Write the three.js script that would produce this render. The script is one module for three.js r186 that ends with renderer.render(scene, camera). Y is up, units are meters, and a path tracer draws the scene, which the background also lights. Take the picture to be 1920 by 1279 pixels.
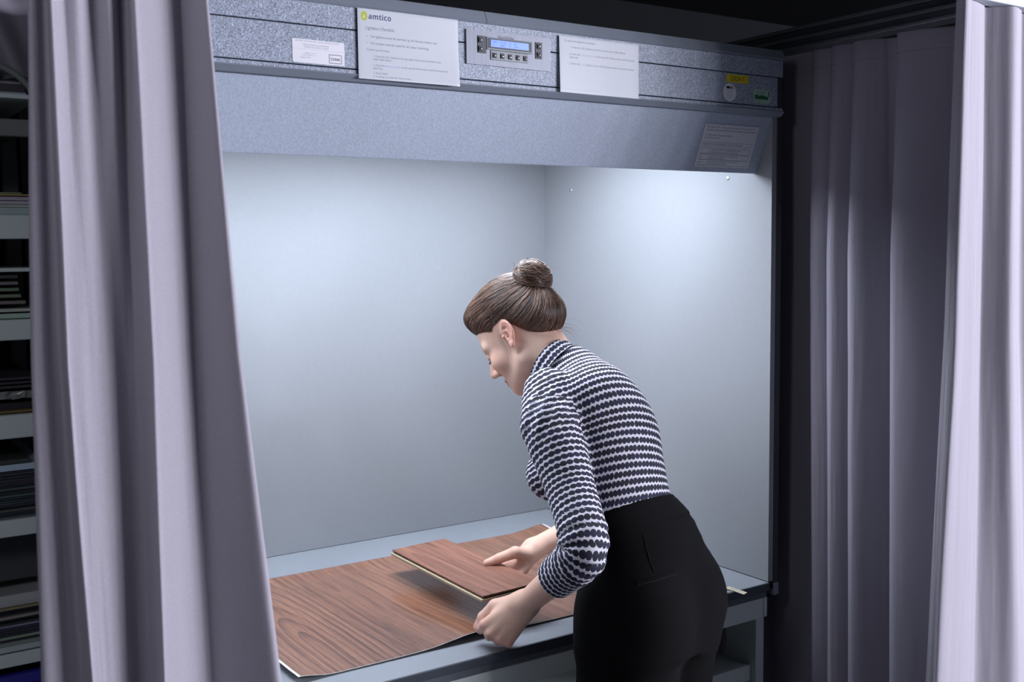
import * as THREE from 'three';
import { mergeGeometries, mergeVertices } from 'three/addons/utils/BufferGeometryUtils.js';
import { RoundedBoxGeometry } from 'three/addons/geometries/RoundedBoxGeometry.js';
import { RectAreaLightUniformsLib } from 'three/addons/lights/RectAreaLightUniformsLib.js';

// ------------------------------------------------------------------ camera, light, exposure
const V = (x, y, z) => new THREE.Vector3(x, y, z);
const scene = new THREE.Scene();
const FOCAL = 2025.3, YAW = 0.5877, PITCH = 0.0859, ROLL = -0.0111;
const EYE = V(-1.989, 1.62, 1.8423);
const camera = new THREE.PerspectiveCamera(THREE.MathUtils.radToDeg(2 * Math.atan(639.5 / FOCAL)), 1920 / 1279, 0.05, 60);
const FW = V(Math.sin(YAW) * Math.cos(PITCH), -Math.sin(PITCH), -Math.cos(YAW) * Math.cos(PITCH));
const R0 = V(Math.cos(YAW), 0, Math.sin(YAW)), U0 = R0.clone().cross(FW);
const RT = R0.clone().multiplyScalar(Math.cos(ROLL)).addScaledVector(U0, Math.sin(ROLL));
const UP = U0.clone().multiplyScalar(Math.cos(ROLL)).addScaledVector(R0, -Math.sin(ROLL));
camera.position.copy(EYE);
camera.quaternion.setFromRotationMatrix(new THREE.Matrix4().makeBasis(RT, UP, FW.clone().negate()));

camera.focus = 2.4; camera.userData.fStop = 7;
scene.add(camera);
scene.background = new THREE.Color(0, 0, 0);
const renderer = new THREE.WebGLRenderer({ antialias: true });
renderer.toneMapping = THREE.LinearToneMapping;
renderer.toneMappingExposure = 1.0;
renderer.shadowMap.enabled = true;
RectAreaLightUniformsLib.init();
const LIGHT = { box: 17, boxColor: 0xe4edfc, addedRight: 44, addedFill: 1.6, room: 0xf0f1ff };  // powers of the booth lamps and of the added, unseen battens

// ------------------------------------------------------------------ helpers
let seed = 7;
const rnd = () => { seed = (seed * 1664525 + 1013904223) >>> 0; return seed / 4294967296; };
const rr = (a, b) => a + (b - a) * rnd();
const lerp = (a, b, t) => a + (b - a) * t;
const clamp = (x, a, b) => Math.max(a, Math.min(b, x));
const sstep = (a, b, x) => { const t = clamp((x - a) / (b - a), 0, 1); return t * t * (3 - 2 * t); };
function ray(px, py) { return FW.clone().addScaledVector(RT, (px - 960) / FOCAL).addScaledVector(UP, -(py - 639.5) / FOCAL); }
const at = (px, py, d) => EYE.clone().addScaledVector(ray(px, py), d);
const onZ = (px, py, z) => { const d = ray(px, py); return EYE.clone().addScaledVector(d, (z - EYE.z) / d.z); };
const onY = (px, py, y) => { const d = ray(px, py); return EYE.clone().addScaledVector(d, (y - EYE.y) / d.y); };
const srgb = (r, g, b) => new THREE.Color().setRGB(r / 255, g / 255, b / 255, THREE.SRGBColorSpace);

const names = new Map();
function numbered(n) { const k = names.get(n) ?? 0; names.set(n, k + 1); return k ? n + '_' + String(k).padStart(3, '0') : n; }
function tag(o, label, category, group) { o.userData.label = label; o.userData.category = category; if (group) o.userData.group = group; return o; }
function thing(name, label, category, pos = [0, 0, 0], group) {
  const o = new THREE.Group(); o.name = numbered(name); o.position.set(...pos); scene.add(o); return tag(o, label, category, group);
}
function mesh(name, geo, mat, parent = scene) {
  const m = new THREE.Mesh(geo, mat); m.name = numbered(name); m.castShadow = m.receiveShadow = true; parent.add(m); return m;
}
function struct(name, geo, mat) { const m = mesh(name, geo, mat); m.userData.kind = 'structure'; return m; }
function boxUV(g) {
  g = g.index ? g.toNonIndexed() : g; g.computeVertexNormals();
  const p = g.attributes.position, n = g.attributes.normal, uv = new Float32Array(p.count * 2);
  for (let i = 0; i < p.count; i++) {
    const f = Math.floor(i / 3) * 3; let nx = 0, ny = 0, nz = 0;
    for (let k = 0; k < 3; k++) { nx += Math.abs(n.getX(f + k)); ny += Math.abs(n.getY(f + k)); nz += Math.abs(n.getZ(f + k)); }
    const x = p.getX(i), y = p.getY(i), z = p.getZ(i);
    if (nz >= nx && nz >= ny) { uv[2 * i] = x; uv[2 * i + 1] = y; } else if (ny >= nx) { uv[2 * i] = x; uv[2 * i + 1] = z; } else { uv[2 * i] = z; uv[2 * i + 1] = y; }
  }
  g.setAttribute('uv', new THREE.BufferAttribute(uv, 2)); return g;
}
// box from two corners, edges rounded
function bx(x0, x1, y0, y1, z0, z1, r = 0.0015, seg = 2) {
  const w = x1 - x0, h = y1 - y0, d = z1 - z0;
  const rad = Math.min(r, w / 2.01, h / 2.01, d / 2.01);
  const g = new RoundedBoxGeometry(w, h, d, seg, rad); g.translate((x0 + x1) / 2, (y0 + y1) / 2, (z0 + z1) / 2);
  const keep = g.index ? g.toNonIndexed() : g; const n = keep.attributes.normal.clone(); const out = boxUV(keep); out.setAttribute('normal', n); return out;
}
function prism(pts, x0, x1) { // polygon in (z, y), extruded along x
  const s = new THREE.Shape(pts.map(([z, y]) => new THREE.Vector2(-z, y)));
  const g = new THREE.ExtrudeGeometry(s, { depth: x1 - x0, bevelEnabled: false });
  g.applyMatrix4(new THREE.Matrix4().makeBasis(V(0, 0, -1), V(0, 1, 0), V(1, 0, 0))); g.translate(x0, 0, 0);
  return boxUV(g);
}
function tube(pts, r, seg = 24, rad = 8, taper) {
  const c = new THREE.CatmullRomCurve3(pts), g = new THREE.TubeGeometry(c, seg, r, rad, false);
  if (taper) {
    const p = g.attributes.position, q = V(), d = V();
    for (let i = 0; i <= seg; i++) { const t = i / seg, k = taper(t); c.getPointAt(t, q); for (let j = 0; j <= rad; j++) { const a = i * (rad + 1) + j; d.fromBufferAttribute(p, a).sub(q).multiplyScalar(k).add(q); p.setXYZ(a, d.x, d.y, d.z); } }
  }
  return g;
}
// value noise
function hash(x, y, z) { let h = (x * 374761393 + y * 668265263 + z * 2147483647) | 0; h = Math.imul(h ^ (h >>> 13), 1274126177); return ((h ^ (h >>> 16)) >>> 0) / 4294967296; }
function noise(x, y, z = 0) {
  const xi = Math.floor(x), yi = Math.floor(y), zi = Math.floor(z), s = (t) => t * t * (3 - 2 * t), u = s(x - xi), v = s(y - yi), w = s(z - zi);
  const l = (a, b, t) => a + (b - a) * t, h = (i, j, k) => hash(xi + i, yi + j, zi + k);
  return l(l(l(h(0, 0, 0), h(1, 0, 0), u), l(h(0, 1, 0), h(1, 1, 0), u), v), l(l(h(0, 0, 1), h(1, 0, 1), u), l(h(0, 1, 1), h(1, 1, 1), u), v), w) * 2 - 1;
}
const fbm = (x, y, z = 0, o = 4) => { let s = 0, a = 0.5; for (let i = 0; i < o; i++) { s += a * noise(x, y, z); x *= 2.03; y *= 2.03; z *= 2.03; a *= 0.5; } return s; };

// ------------------------------------------------------------------ textures
function dataTex(w, h, fn, srgbSpace = true, repeat = true) {
  const d = new Uint8Array(w * h * 4);
  for (let y = 0; y < h; y++) for (let x = 0; x < w; x++) { const c = fn(x, y), o = (y * w + x) * 4; d[o] = clamp(c[0], 0, 255); d[o + 1] = clamp(c[1], 0, 255); d[o + 2] = clamp(c[2], 0, 255); d[o + 3] = 255; }
  const t = new THREE.DataTexture(d, w, h); t.magFilter = THREE.LinearFilter; t.minFilter = THREE.LinearMipmapLinearFilter; t.generateMipmaps = true;
  if (srgbSpace) t.colorSpace = THREE.SRGBColorSpace; if (repeat) t.wrapS = t.wrapT = THREE.RepeatWrapping; t.needsUpdate = true; return t;
}
function canvasTex(w, h, draw) {
  const c = document.createElement('canvas'); c.width = w; c.height = h; const g = c.getContext('2d'); draw(g, w, h);
  const t = new THREE.CanvasTexture(c); t.colorSpace = THREE.SRGBColorSpace; t.anisotropy = 8; return t;
}
const speckle = (() => { // tileable grain
  const N = 512, a = new Float32Array(N * N); let s = 99; const r = () => { s = (s * 1664525 + 1013904223) >>> 0; return s / 4294967296; };
  for (let i = 0; i < N * N; i++) a[i] = r();
  const b = new Float32Array(N * N);
  for (let y = 0; y < N; y++) for (let x = 0; x < N; x++) { let t = 0; for (let j = -2; j <= 2; j++) for (let i = -2; i <= 2; i++) t += a[((y + j + N) % N) * N + ((x + i + N) % N)] * (3 - Math.max(Math.abs(i), Math.abs(j))); b[y * N + x] = t / 35; }
  return (x, y) => (b[(y % N) * N + (x % N)] - 0.5) * 4.2;
})();
const grainBump = dataTex(512, 512, (x, y) => { const v = 128 + 90 * speckle(x, y); return [v, v, v]; }, false);
function rep(t, r) { const c = t.clone(); c.repeat.set(r, r); c.needsUpdate = true; return c; }
const hammerMap = dataTex(512, 512, (x, y) => { const v = 1 + 0.46 * speckle(x, y); return [154 * v, 163 * v, 180 * v]; });
const softMap = dataTex(512, 512, (x, y) => { const v = 1 + 0.09 * speckle(x, y); return [176 * v, 186 * v, 202 * v]; });
const wallMap = dataTex(512, 512, (x, y) => { const v = 1 + 0.012 * speckle(x, y) + 0.01 * Math.sin(x * Math.PI / 128 + 2 * Math.sin(y * Math.PI / 256)); return [144 * v, 147 * v, 151 * v]; });
const clothMap = dataTex(256, 256, (x, y) => { const v = 1 + 0.05 * speckle(x * 2, y) + ((x + y) % 4 < 2 ? 0.012 : -0.012); return [166 * v, 161 * v, 171 * v]; });
const M = {};
const std = (o) => new THREE.MeshStandardMaterial(o), phy = (o) => new THREE.MeshPhysicalMaterial(o);
M.hammer = std({ map: rep(hammerMap, 4.5), bumpMap: rep(grainBump, 4.5), bumpScale: 0.0006, roughness: 0.5 });
M.soft = std({ map: rep(softMap, 3.2), bumpMap: rep(grainBump, 3.2), bumpScale: 0.0004, roughness: 0.55 });
M.trim = std({ color: srgb(130, 138, 150), roughness: 0.55 });
M.inner = std({ map: rep(wallMap, 1), roughness: 0.75 });
M.top = std({ map: rep(wallMap, 1.3), color: srgb(245, 248, 252), roughness: 0.62 });
M.edge = std({ color: srgb(62, 68, 78), roughness: 0.38 });
M.under = std({ color: srgb(92, 97, 104), roughness: 0.6 });
M.frame = std({ color: srgb(214, 222, 217), roughness: 0.45 });
M.black = std({ color: srgb(14, 14, 16), roughness: 0.6 });
M.post = std({ color: srgb(52, 55, 62), roughness: 0.5 });
M.cloth = phy({ map: rep(clothMap, 10), roughness: 0.9, sheen: 0.35, sheenColor: srgb(200, 195, 215), sheenRoughness: 0.5 });
M.clothShaded = M.cloth.clone(); M.clothShaded.color = srgb(226, 226, 230);  // same cloth toned down, so shade sits in its colour
M.rail = std({ color: srgb(120, 124, 128), roughness: 0.35, metalness: 0.6 });
M.railWhite = std({ color: srgb(198, 206, 212), roughness: 0.5 });
M.chrome = std({ color: srgb(215, 215, 220), roughness: 0.15, metalness: 1 });
M.steel = std({ color: srgb(196, 199, 204), roughness: 0.35, metalness: 0.85 });

// ------------------------------------------------------------------ room shell
{
  const dark = phy({ color: srgb(20, 21, 23), roughness: 1, specularIntensity: 0.1 }), pale = std({ color: srgb(84, 85, 88), roughness: 0.9 });
  const floorM = std({ map: rep(softMap, 0.7), color: srgb(110, 110, 112), roughness: 0.6 });
  struct('floor', bx(-4.6, 4.4, -0.1, 0, -1.75, 5.1, 0), floorM);
  struct('ceiling', bx(-4.6, 4.4, 2.62, 2.72, -1.75, 5.1, 0), dark);
  struct('wall_back', bx(-4.6, 4.4, 0, 2.62, -1.75, -1.65, 0), dark);
  struct('wall_front', bx(-4.6, 4.4, 0, 2.62, 5.0, 5.1, 0), pale);
  struct('wall_left', bx(-4.7, -4.6, 0, 2.62, -1.75, 5.1, 0), pale);
  struct('wall_right', bx(4.4, 4.5, 0, 2.62, -1.75, 5.1, 0), dark);
}
// unseen battens added for light: three from the right front, one left fill
function batten(x, z, power, label, turn = 0, len = 1.8) {
  const t = thing('added_batten', label, 'lamp', [x, 2.42, z]);
  t.rotation.y = turn;
  mesh('housing', bx(-len / 2 - 0.03, len / 2 + 0.03, 0.0, 0.05, -0.04, 0.04, 0.006), M.railWhite, t);
  mesh('hanger', bx(-0.42, -0.41, 0.045, 0.2, -0.005, 0.005, 0.001), M.railWhite, t); mesh('hanger', bx(0.41, 0.42, 0.045, 0.2, -0.005, 0.005, 0.001), M.railWhite, t);
  const g = new THREE.CylinderGeometry(0.016, 0.016, len, 16); g.rotateZ(Math.PI / 2); g.translate(0, -0.03, 0);
  mesh('tube', g, std({ color: 0xffffff, emissive: LIGHT.room, emissiveIntensity: 2 }), t);
  for (const k of [-0.4, -0.2, 0, 0.2, 0.4]) { const l = new THREE.PointLight(LIGHT.room, power / 5); l.position.set(k * len, -0.2, 0); l.shadow.radius = 7; l.castShadow = true; t.add(l); }
}
batten(3.4, 3.3, LIGHT.addedRight, 'unseen fluorescent batten added for light from the far right of the room, middle one', 0.9);
batten(2.6, 4.0, LIGHT.addedRight, 'unseen fluorescent batten added for light, nearest to the front wall', 0.5);
batten(3.8, 2.5, LIGHT.addedRight, 'unseen fluorescent batten added for light, nearest to the right wall', 1.1);
batten(-2.9, 1.5, LIGHT.addedFill, 'unseen fluorescent batten added as left fill light, in front of the shelving', 0.4);  // added fill for the left-facing curtain folds

// ------------------------------------------------------------------ work table
{
  const t = thing('work_table', 'pale steel work table with a grey top under the lighting booth', 'table', [0, 0, 0]);
  const X0 = -1.545, X1 = 0.003;
  mesh('tabletop', bx(X0, X1, 0.7605, 0.78, -0.985, -0.0012, 0.003), M.top, t);
  mesh('edge_band', bx(X0, X1, 0.7608, 0.7797, -0.0012, 0.003, 0.0015), M.edge, t);
  mesh('sub_top', bx(X0, X1 - 0.004, 0.742, 0.7605, -0.98, -0.004, 0.001), M.under, t);
  mesh('front_rail', bx(X0, X1 - 0.012, 0.69, 0.742, -0.045, -0.008, 0.002), M.frame, t);
  mesh('rail_end', bx(X1 - 0.0115, X1 - 0.0005, 0.692, 0.7415, -0.045, -0.006, 0.001), M.frame, t);
  mesh('end_cap', bx(X1, X1 + 0.02, 0.692, 0.742, -0.05, -0.006, 0.002), M.black, t);
  mesh('rear_rail', bx(X0, X1 - 0.012, 0.69, 0.742, -0.975, -0.94, 0.002), M.frame, t);
  for (const x of [X0, X1 - 0.0305]) for (const z of [-0.04, -0.97]) {
    mesh('leg', bx(x, x + 0.028, 0.0, 0.69, z, z + 0.026, 0.002), M.frame, t);
  }
  for (const x of [X0 + 0.001, X1 - 0.029]) mesh('leg_web', bx(x, x + 0.004, 0.005, 0.69, -0.12, -0.04, 0.001), M.frame, t);
  mesh('lower_shelf', bx(X0 + 0.03, X1 - 0.035, 0.545, 0.562, -0.965, -0.05, 0.002), M.frame, t);
  mesh('shelf_rail', bx(X0 + 0.03, X1 - 0.0325, 0.525, 0.566, -0.048, -0.03, 0.002), M.frame, t);
  mesh('back_plate', bx(X0 + 0.03, X1 - 0.035, 0.57, 0.69, -0.96, -0.955, 0.001), M.under, t);
}

// ------------------------------------------------------------------ lighting booth
const FZ = 0.02; // front of the hood
{
  const b = thing('lighting_booth', 'grey colour viewing booth with speckled hood and open lit cabinet', 'light booth', [0, 0, 0]);
  const XL = -1.5, top = 2.058;
  mesh('back_panel', bx(XL, 0.0, 0.7815, top, -0.966, -0.95, 0), M.inner, b);
  mesh('side_panel', bx(0.0, 0.016, 0.7815, top, -0.966, -0.001, 0.0008), M.inner, b);
  mesh('side_panel', bx(XL - 0.016, XL, 0.7815, top, -0.966, -0.001, 0.0008), M.inner, b);
  mesh('corner_post', bx(0.0165, 0.034, 0.7605, top, -0.966, 0.0, 0.001), M.post, b);
  mesh('post_foot', bx(0.0165, 0.0345, 0.745, 0.776, -0.03, 0.0025, 0.001), M.trim, b);
  mesh('roof_panel', bx(XL - 0.016, 0.016, top, top + 0.012, -0.966, -0.01, 0.001), M.trim, b);
  // fascia in three boards with recessed joints
  const fx0 = XL - 0.02, fx1 = 0.012;
  mesh('fascia_board', bx(fx0, fx1, 2.0185, 2.058, 0.0, FZ, 0.0012), M.hammer, b);
  mesh('fascia_board', bx(fx0, fx1 - 0.018, 1.9485, 2.0165, 0.0, FZ, 0.0012), M.hammer, b);
  mesh('fascia_board', bx(fx0, fx1, 1.939, 1.9465, 0.0, FZ, 0.0012), M.hammer, b);
  mesh('fascia_end', bx(fx1 - 0.0165, fx1, 1.9475, 2.0175, 0.0, FZ - 0.001, 0.0012), M.post, b);
  mesh('fascia_backing', bx(fx0, fx1 - 0.001, 1.94, 2.057, -0.012, 0.0, 0), M.black, b);
  mesh('lower_lip', prism([[-0.01, 1.927], [0.0115, 1.927], [0.0225, 1.9375], [0.0225, 1.9385], [-0.01, 1.9385]], fx0, fx1 + 0.004), M.trim, b);
  const c1 = -0.826;
  for (const [a, c] of [[fx0, c1 - 0.0006], [c1 + 0.0006, fx1 + 0.006]]) mesh('cornice', prism([[-0.012, 2.0585], [0.018, 2.0585], [0.021, 2.0625], [0.012, 2.083], [-0.012, 2.083]], a, c), M.trim, b);
  mesh('canopy_panel', prism([[-0.001, 1.9268], [-0.012, 1.9268], [-0.064, 1.797], [-0.052, 1.795], [-0.0505, 1.7965]], XL + 0.0005, -0.0005), M.soft, b);
  // lamps hidden behind the canopy
  mesh('reflector', bx(XL + 0.002, -0.002, 1.968, 1.98, -0.945, -0.03, 0.001), std({ color: srgb(235, 238, 240), roughness: 0.5 }), b);
  const lampM = std({ color: 0xffffff, emissive: LIGHT.boxColor, emissiveIntensity: 3 });
  for (let i = 0; i < 5; i++) {
    const z = -0.18 - i * 0.095, g = new THREE.CylinderGeometry(0.013, 0.013, 1.36, 14); g.rotateZ(Math.PI / 2); g.translate(-0.75, 1.945, z);
    const tb = mesh('lamp_tube', g, lampM, b);
    mesh('lamp_holder', bx(-1.46, -1.43, 1.925, 1.968, z - 0.014, z + 0.014, 0.003), M.railWhite, tb); mesh('lamp_holder', bx(-0.07, -0.04, 1.925, 1.968, z - 0.014, z + 0.014, 0.003), M.railWhite, tb);
  }
  const L = new THREE.RectAreaLight(LIGHT.boxColor, LIGHT.box, 1.12, 0.42);
  L.position.set(-0.75, 1.928, -0.39); L.lookAt(-0.75, 0, -0.39); b.add(L);
  // two screws in the side wall
  for (const [y, z] of [[1.793, -0.812], [1.79, -0.149]]) { const g = new THREE.SphereGeometry(0.006, 12, 6, 0, Math.PI * 2, 0, Math.PI / 2); g.scale(1, 0.45, 1); g.rotateZ(Math.PI / 2); g.translate(0, y, z); mesh('screw', g, M.steel, b); }
  // control panel
  const plateM = std({ map: canvasTex(512, 160, (g, w, h) => {
    g.fillStyle = '#868b98'; g.fillRect(0, 0, w, h);
    for (let i = 0; i < 900; i++) { g.fillStyle = `rgba(${rnd() < 0.5 ? '255,255,255' : '40,45,60'},0.05)`; g.fillRect(rnd() * w, 0, 1, h); }
    g.fillStyle = '#1a1b26'; g.font = 'italic bold 24px sans-serif'; g.textAlign = 'center'; g.fillText('VeriVide', 232, 32);
  }), roughness: 0.45, metalness: 0.15 });
  const pan = mesh('control_panel', slabXY(0.2, 0.066, 0.003, 0.001), plateM, b); pan.position.set(-0.7755, 2.0105, FZ + 0.0005);
  const darkKey = std({ color: srgb(48, 50, 58), roughness: 0.5 }), bez = std({ color: srgb(128, 134, 140), roughness: 0.4 });
  mesh('key_surround', bx(-0.075, -0.055, -0.0105, 0.0225, 0.003, 0.0042, 0.001), darkKey, pan);
  mesh('key_surround', bx(0.062, 0.0785, -0.0105, 0.0225, 0.003, 0.0042, 0.001), darkKey, pan);
  mesh('bezel', bx(-0.0545, 0.0545, -0.0025, 0.0215, 0.003, 0.005, 0.001), bez, pan);
  mesh('bezel', bx(-0.045, 0.044, -0.0215, -0.003, 0.003, 0.0046, 0.001), bez, pan);
  mesh('display_frame', bx(-0.052, 0.052, 0.0005, 0.0195, 0.005, 0.0055, 0.0004), darkKey, pan);
  const lcd = canvasTex(512, 96, (g, w, h) => {
    g.fillStyle = '#6f8cf0'; g.fillRect(0, 0, w, h); g.fillStyle = '#3450b8'; g.font = 'bold 34px monospace';
    g.fillText('D65  TL84  A  UV', 24, 42); g.fillText('F    840   F  off', 24, 82);
  });
  mesh('display', bx2(-0.0455, 0.0445, 0.0035, 0.017, 0.0055, 0.006), std({ map: lcd, emissive: 0xffffff, emissiveMap: lcd, emissiveIntensity: 0.75, roughness: 0.25 }), pan);
  const cap = new THREE.SphereGeometry(0.0026, 14, 8); cap.scale(1, 1, 0.6);
  const key = (x, y) => { const k = mesh('button', bx(x - 0.0045, x + 0.0045, y - 0.005, y + 0.005, 0.0042, 0.0062, 0.001), darkKey, pan); const s = mesh('button_cap', cap.clone().translate(x, y - 0.0005, 0.0066), M.chrome, k); return s; };
  for (const x of [-0.0688, 0.0705]) for (const y of [0.0145, -0.0025]) key(x, y);
  for (const x of [-0.0365, -0.0185, 0, 0.0185, 0.0365]) key(x, -0.0128);
}
function slabXY(w, h, t, r) { const s = new THREE.Shape(); s.moveTo(-w / 2 + r, -h / 2); s.lineTo(w / 2 - r, -h / 2); s.quadraticCurveTo(w / 2, -h / 2, w / 2, -h / 2 + r); s.lineTo(w / 2, h / 2 - r); s.quadraticCurveTo(w / 2, h / 2, w / 2 - r, h / 2); s.lineTo(-w / 2 + r, h / 2); s.quadraticCurveTo(-w / 2, h / 2, -w / 2, h / 2 - r); s.lineTo(-w / 2, -h / 2 + r); s.quadraticCurveTo(-w / 2, -h / 2, -w / 2 + r, -h / 2); const g = new THREE.ExtrudeGeometry(s, { depth: t, bevelEnabled: false, curveSegments: 4 }); const p = g.attributes.position, uv = g.attributes.uv; for (let i = 0; i < p.count; i++) uv.setXY(i, p.getX(i) / w + 0.5, p.getY(i) / h + 0.5); return g; }
function bx2(x0, x1, y0, y1, z0, z1) { const g = new THREE.BoxGeometry(x1 - x0, y1 - y0, z1 - z0); g.translate((x0 + x1) / 2, (y0 + y1) / 2, (z0 + z1) / 2); return g; }

// ------------------------------------------------------------------ papers and stickers on the booth
function sheetGeo(w, h, t, bend) { // slab with uv 0..1, bend(u, v) gives its distance from the wall
  const N = 24, pos = [], uv = [], idx = [];
  for (const side of [1, 0]) for (let j = 0; j <= N; j++) for (let i = 0; i <= N; i++) { const u = i / N, v = j / N; pos.push((u - 0.5) * w, (v - 0.5) * h, bend(u, v) + side * t); uv.push(u, v); }
  const K = (N + 1) * (N + 1), id = (s, i, j) => (s ? 0 : K) + j * (N + 1) + i;
  for (let j = 0; j < N; j++) for (let i = 0; i < N; i++) {
    idx.push(id(1, i, j), id(1, i + 1, j), id(1, i + 1, j + 1), id(1, i, j), id(1, i + 1, j + 1), id(1, i, j + 1));
    idx.push(id(0, i, j), id(0, i + 1, j + 1), id(0, i + 1, j), id(0, i, j), id(0, i, j + 1), id(0, i + 1, j + 1));
  }
  for (let i = 0; i < N; i++) for (const [a, b, c, d] of [[[i, 0], [i + 1, 0]], [[i + 1, N], [i, N]], [[0, i + 1], [0, i]], [[N, i], [N, i + 1]]].map(([p, q]) => [id(1, ...p), id(0, ...p), id(0, ...q), id(1, ...q)])) idx.push(a, b, c, a, c, d);
  const g = new THREE.BufferGeometry(); g.setAttribute('position', new THREE.Float32BufferAttribute(pos, 3)); g.setAttribute('uv', new THREE.Float32BufferAttribute(uv, 2)); g.setIndex(idx); g.computeVertexNormals(); return g;
}
const INK = '#34364a';
function lines(g, list) { for (const [s, x, y, size, colour] of list) { g.font = `${size}px sans-serif`; g.fillStyle = colour ?? INK; g.fillText(s, x, y); } }
{
  const tex = canvasTex(1680, 1000, (g, w, h) => {
    g.fillStyle = '#d2d6df'; g.fillRect(0, 0, w, h);
    g.fillStyle = '#b9c23a'; g.beginPath(); g.ellipse(105, 105, 52, 68, 0, 0, 7); g.fill();
    g.fillStyle = '#eef1c8'; g.font = '92px sans-serif'; g.fillText('a', 78, 136);
    g.fillStyle = '#2a2560'; g.font = 'bold 112px sans-serif'; g.fillText('amtico', 170, 142);
    lines(g, [['Lightbox Checklist', 118, 292, 58], ['•', 140, 405, 48], ['The lightbox must be warmed up 30 minutes before use', 195, 405, 44], ['•', 140, 500, 48], ['The curtain must be used for all colour matching', 195, 500, 44],
      ['To warm up the lamps:', 130, 590, 36], ["1. Press the 'ESC' button on the top right of the screen until the screen", 235, 680, 36], ["reads 'Main Menu'.", 235, 722, 36], ['2. Press the', 235, 808, 36], ['warm-up lamp', 440, 808, 36, '#8f8fd8'], ['on the top left of the screen until the lamps start', 690, 808, 36], ['warm up.', 235, 850, 36], ["3. Press 'Enter'", 235, 920, 36], ['4. The lamps are ready after thirty minutes.', 235, 968, 32]]);
  });
  const n = mesh('laminated_notice', sheetGeo(0.212, 0.126, 0.0006, (u, v) => 0.0004 + 0.005 * Math.pow(Math.max(0, 1 - v), 2) * u * u + 0.0008 * Math.sin(u * 3.1)), phy({ map: tex, roughness: 0.45, clearcoat: 0.7, clearcoatRoughness: 0.18 }));
  n.position.set(-1.0005, 1.9945, FZ + 0.0028);
  tag(n, 'laminated lightbox checklist with a green and navy logo, left of the control panel', 'notice');
  const tex2 = canvasTex(1680, 920, (g, w, h) => {
    g.fillStyle = '#d0d3dc'; g.fillRect(0, 0, w, h);
    lines(g, [['To switch the lightbox on please:', 100, 90, 44], ["1. Press the 'ESC' button until the screen shows 'Main Menu'.", 205, 190, 44], ['2. Press the', 195, 300, 44], ['lamp buttons', 450, 300, 44, '#9a9ab8'], ['on the top left of the screen until the lamps', 730, 300, 44], ['flash red.', 205, 352, 44], ['3. Press the', 195, 455, 44], ['exit', 450, 455, 44, '#a4a4be'], ['button to turn off the lamps when you have finished.', 540, 455, 44]]);
    g.fillStyle = '#c4c6d4'; g.fillRect(100, 860, 760, 6);
  });
  const n2 = mesh('laminated_notice', sheetGeo(0.212, 0.1145, 0.0006, (u, v) => 0.0004 + 0.003 * Math.pow(1 - u, 3) * (1 - v) + 0.0006 * Math.sin(u * 2.6 + 0.4)), phy({ map: tex2, roughness: 0.5, clearcoat: 0.15, clearcoatRoughness: 0.4 }));
  n2.position.set(-0.5475, 1.9955, FZ + 0.0028);
  tag(n2, 'mostly blank white instruction sheet, right of the control panel', 'notice');
  const tex3 = canvasTex(800, 330, (g, w, h) => {
    g.fillStyle = '#f0eff6'; g.fillRect(0, 0, w, h); g.fillStyle = '#7b7b92';
    lines(g, [['LIGHT BOX SERVICE RECORD · DO NOT REMOVE OR ALTER', 40, 34, 26, '#85869c'], ['Please contact us quoting this', 160, 84, 30, '#85869c'], ['number for service or repair', 175, 116, 30, '#85869c'], ['Model  VV 150', 190, 200, 26, '#85869c'], ['Serial  0274-11', 150, 230, 26, '#85869c'], ['Supplied 2014', 110, 262, 26, '#85869c']]);
    g.fillStyle = '#c9c9d8'; g.fillRect(0, 136, w, 4);
    g.strokeStyle = '#262833'; g.lineWidth = 8; g.strokeRect(560, 185, 190, 118); g.fillStyle = '#262833'; g.font = 'bold 54px sans-serif'; g.fillText('52446', 580, 265);
  });
  const l3 = mesh('label_sticker', slabXY(0.1, 0.041, 0.0004, 0.003), std({ map: tex3, roughness: 0.5 })); l3.position.set(-1.1825, 1.9715, FZ + 0.0003);
  tag(l3, 'small white label with a boxed five-digit number on the booth fascia', 'sticker');
  const l4 = mesh('label_sticker', slabXY(0.071, 0.018, 0.0004, 0.0008), std({ roughness: 0.5, map: canvasTex(512, 128, (g, w, h) => { g.fillStyle = '#dcc61e'; g.fillRect(0, 0, w, h); g.fillStyle = '#171510'; g.font = '104px sans-serif'; g.textAlign = 'center'; g.fillText('LBOX-1', w / 2, 102, 460); }) }));
  l4.position.set(-0.1405, 2.004, FZ + 0.0003); tag(l4, 'yellow LBOX-1 label at the right end of the fascia', 'sticker');
  const og = new THREE.CylinderGeometry(0.0205, 0.0205, 0.0004, 40); og.rotateX(Math.PI / 2); { const p = og.attributes.position, uv = og.attributes.uv; for (let i = 0; i < p.count; i++) uv.setXY(i, p.getX(i) / 0.041 + 0.5, p.getY(i) / 0.041 + 0.5); }
  const l5 = mesh('round_sticker', og, std({ roughness: 0.5, map: canvasTex(256, 256, (g, w, h) => { g.fillStyle = '#e9eaf0'; g.fillRect(0, 0, w, h); g.fillStyle = '#15151c'; g.fillRect(62, 44, 70, 34); g.fillStyle = '#a03a44'; g.fillRect(132, 44, 66, 34); g.fillStyle = '#e0b7bd'; for (let i = 0; i < 4; i++) g.fillRect(132, 49 + i * 8, 66, 3); g.fillStyle = '#7a7c92'; g.font = '20px sans-serif'; g.textAlign = 'center'; ['Electrical safety', 'tested by our', 'own engineers', 'Next test due', 'see register'].forEach((s, i) => g.fillText(s, 128, 112 + i * 25, 180)); }) }));
  l5.position.set(-0.1655, 1.972, FZ + 0.0006); tag(l5, 'round white sticker below the yellow label, with red and black printing', 'sticker');
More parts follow.
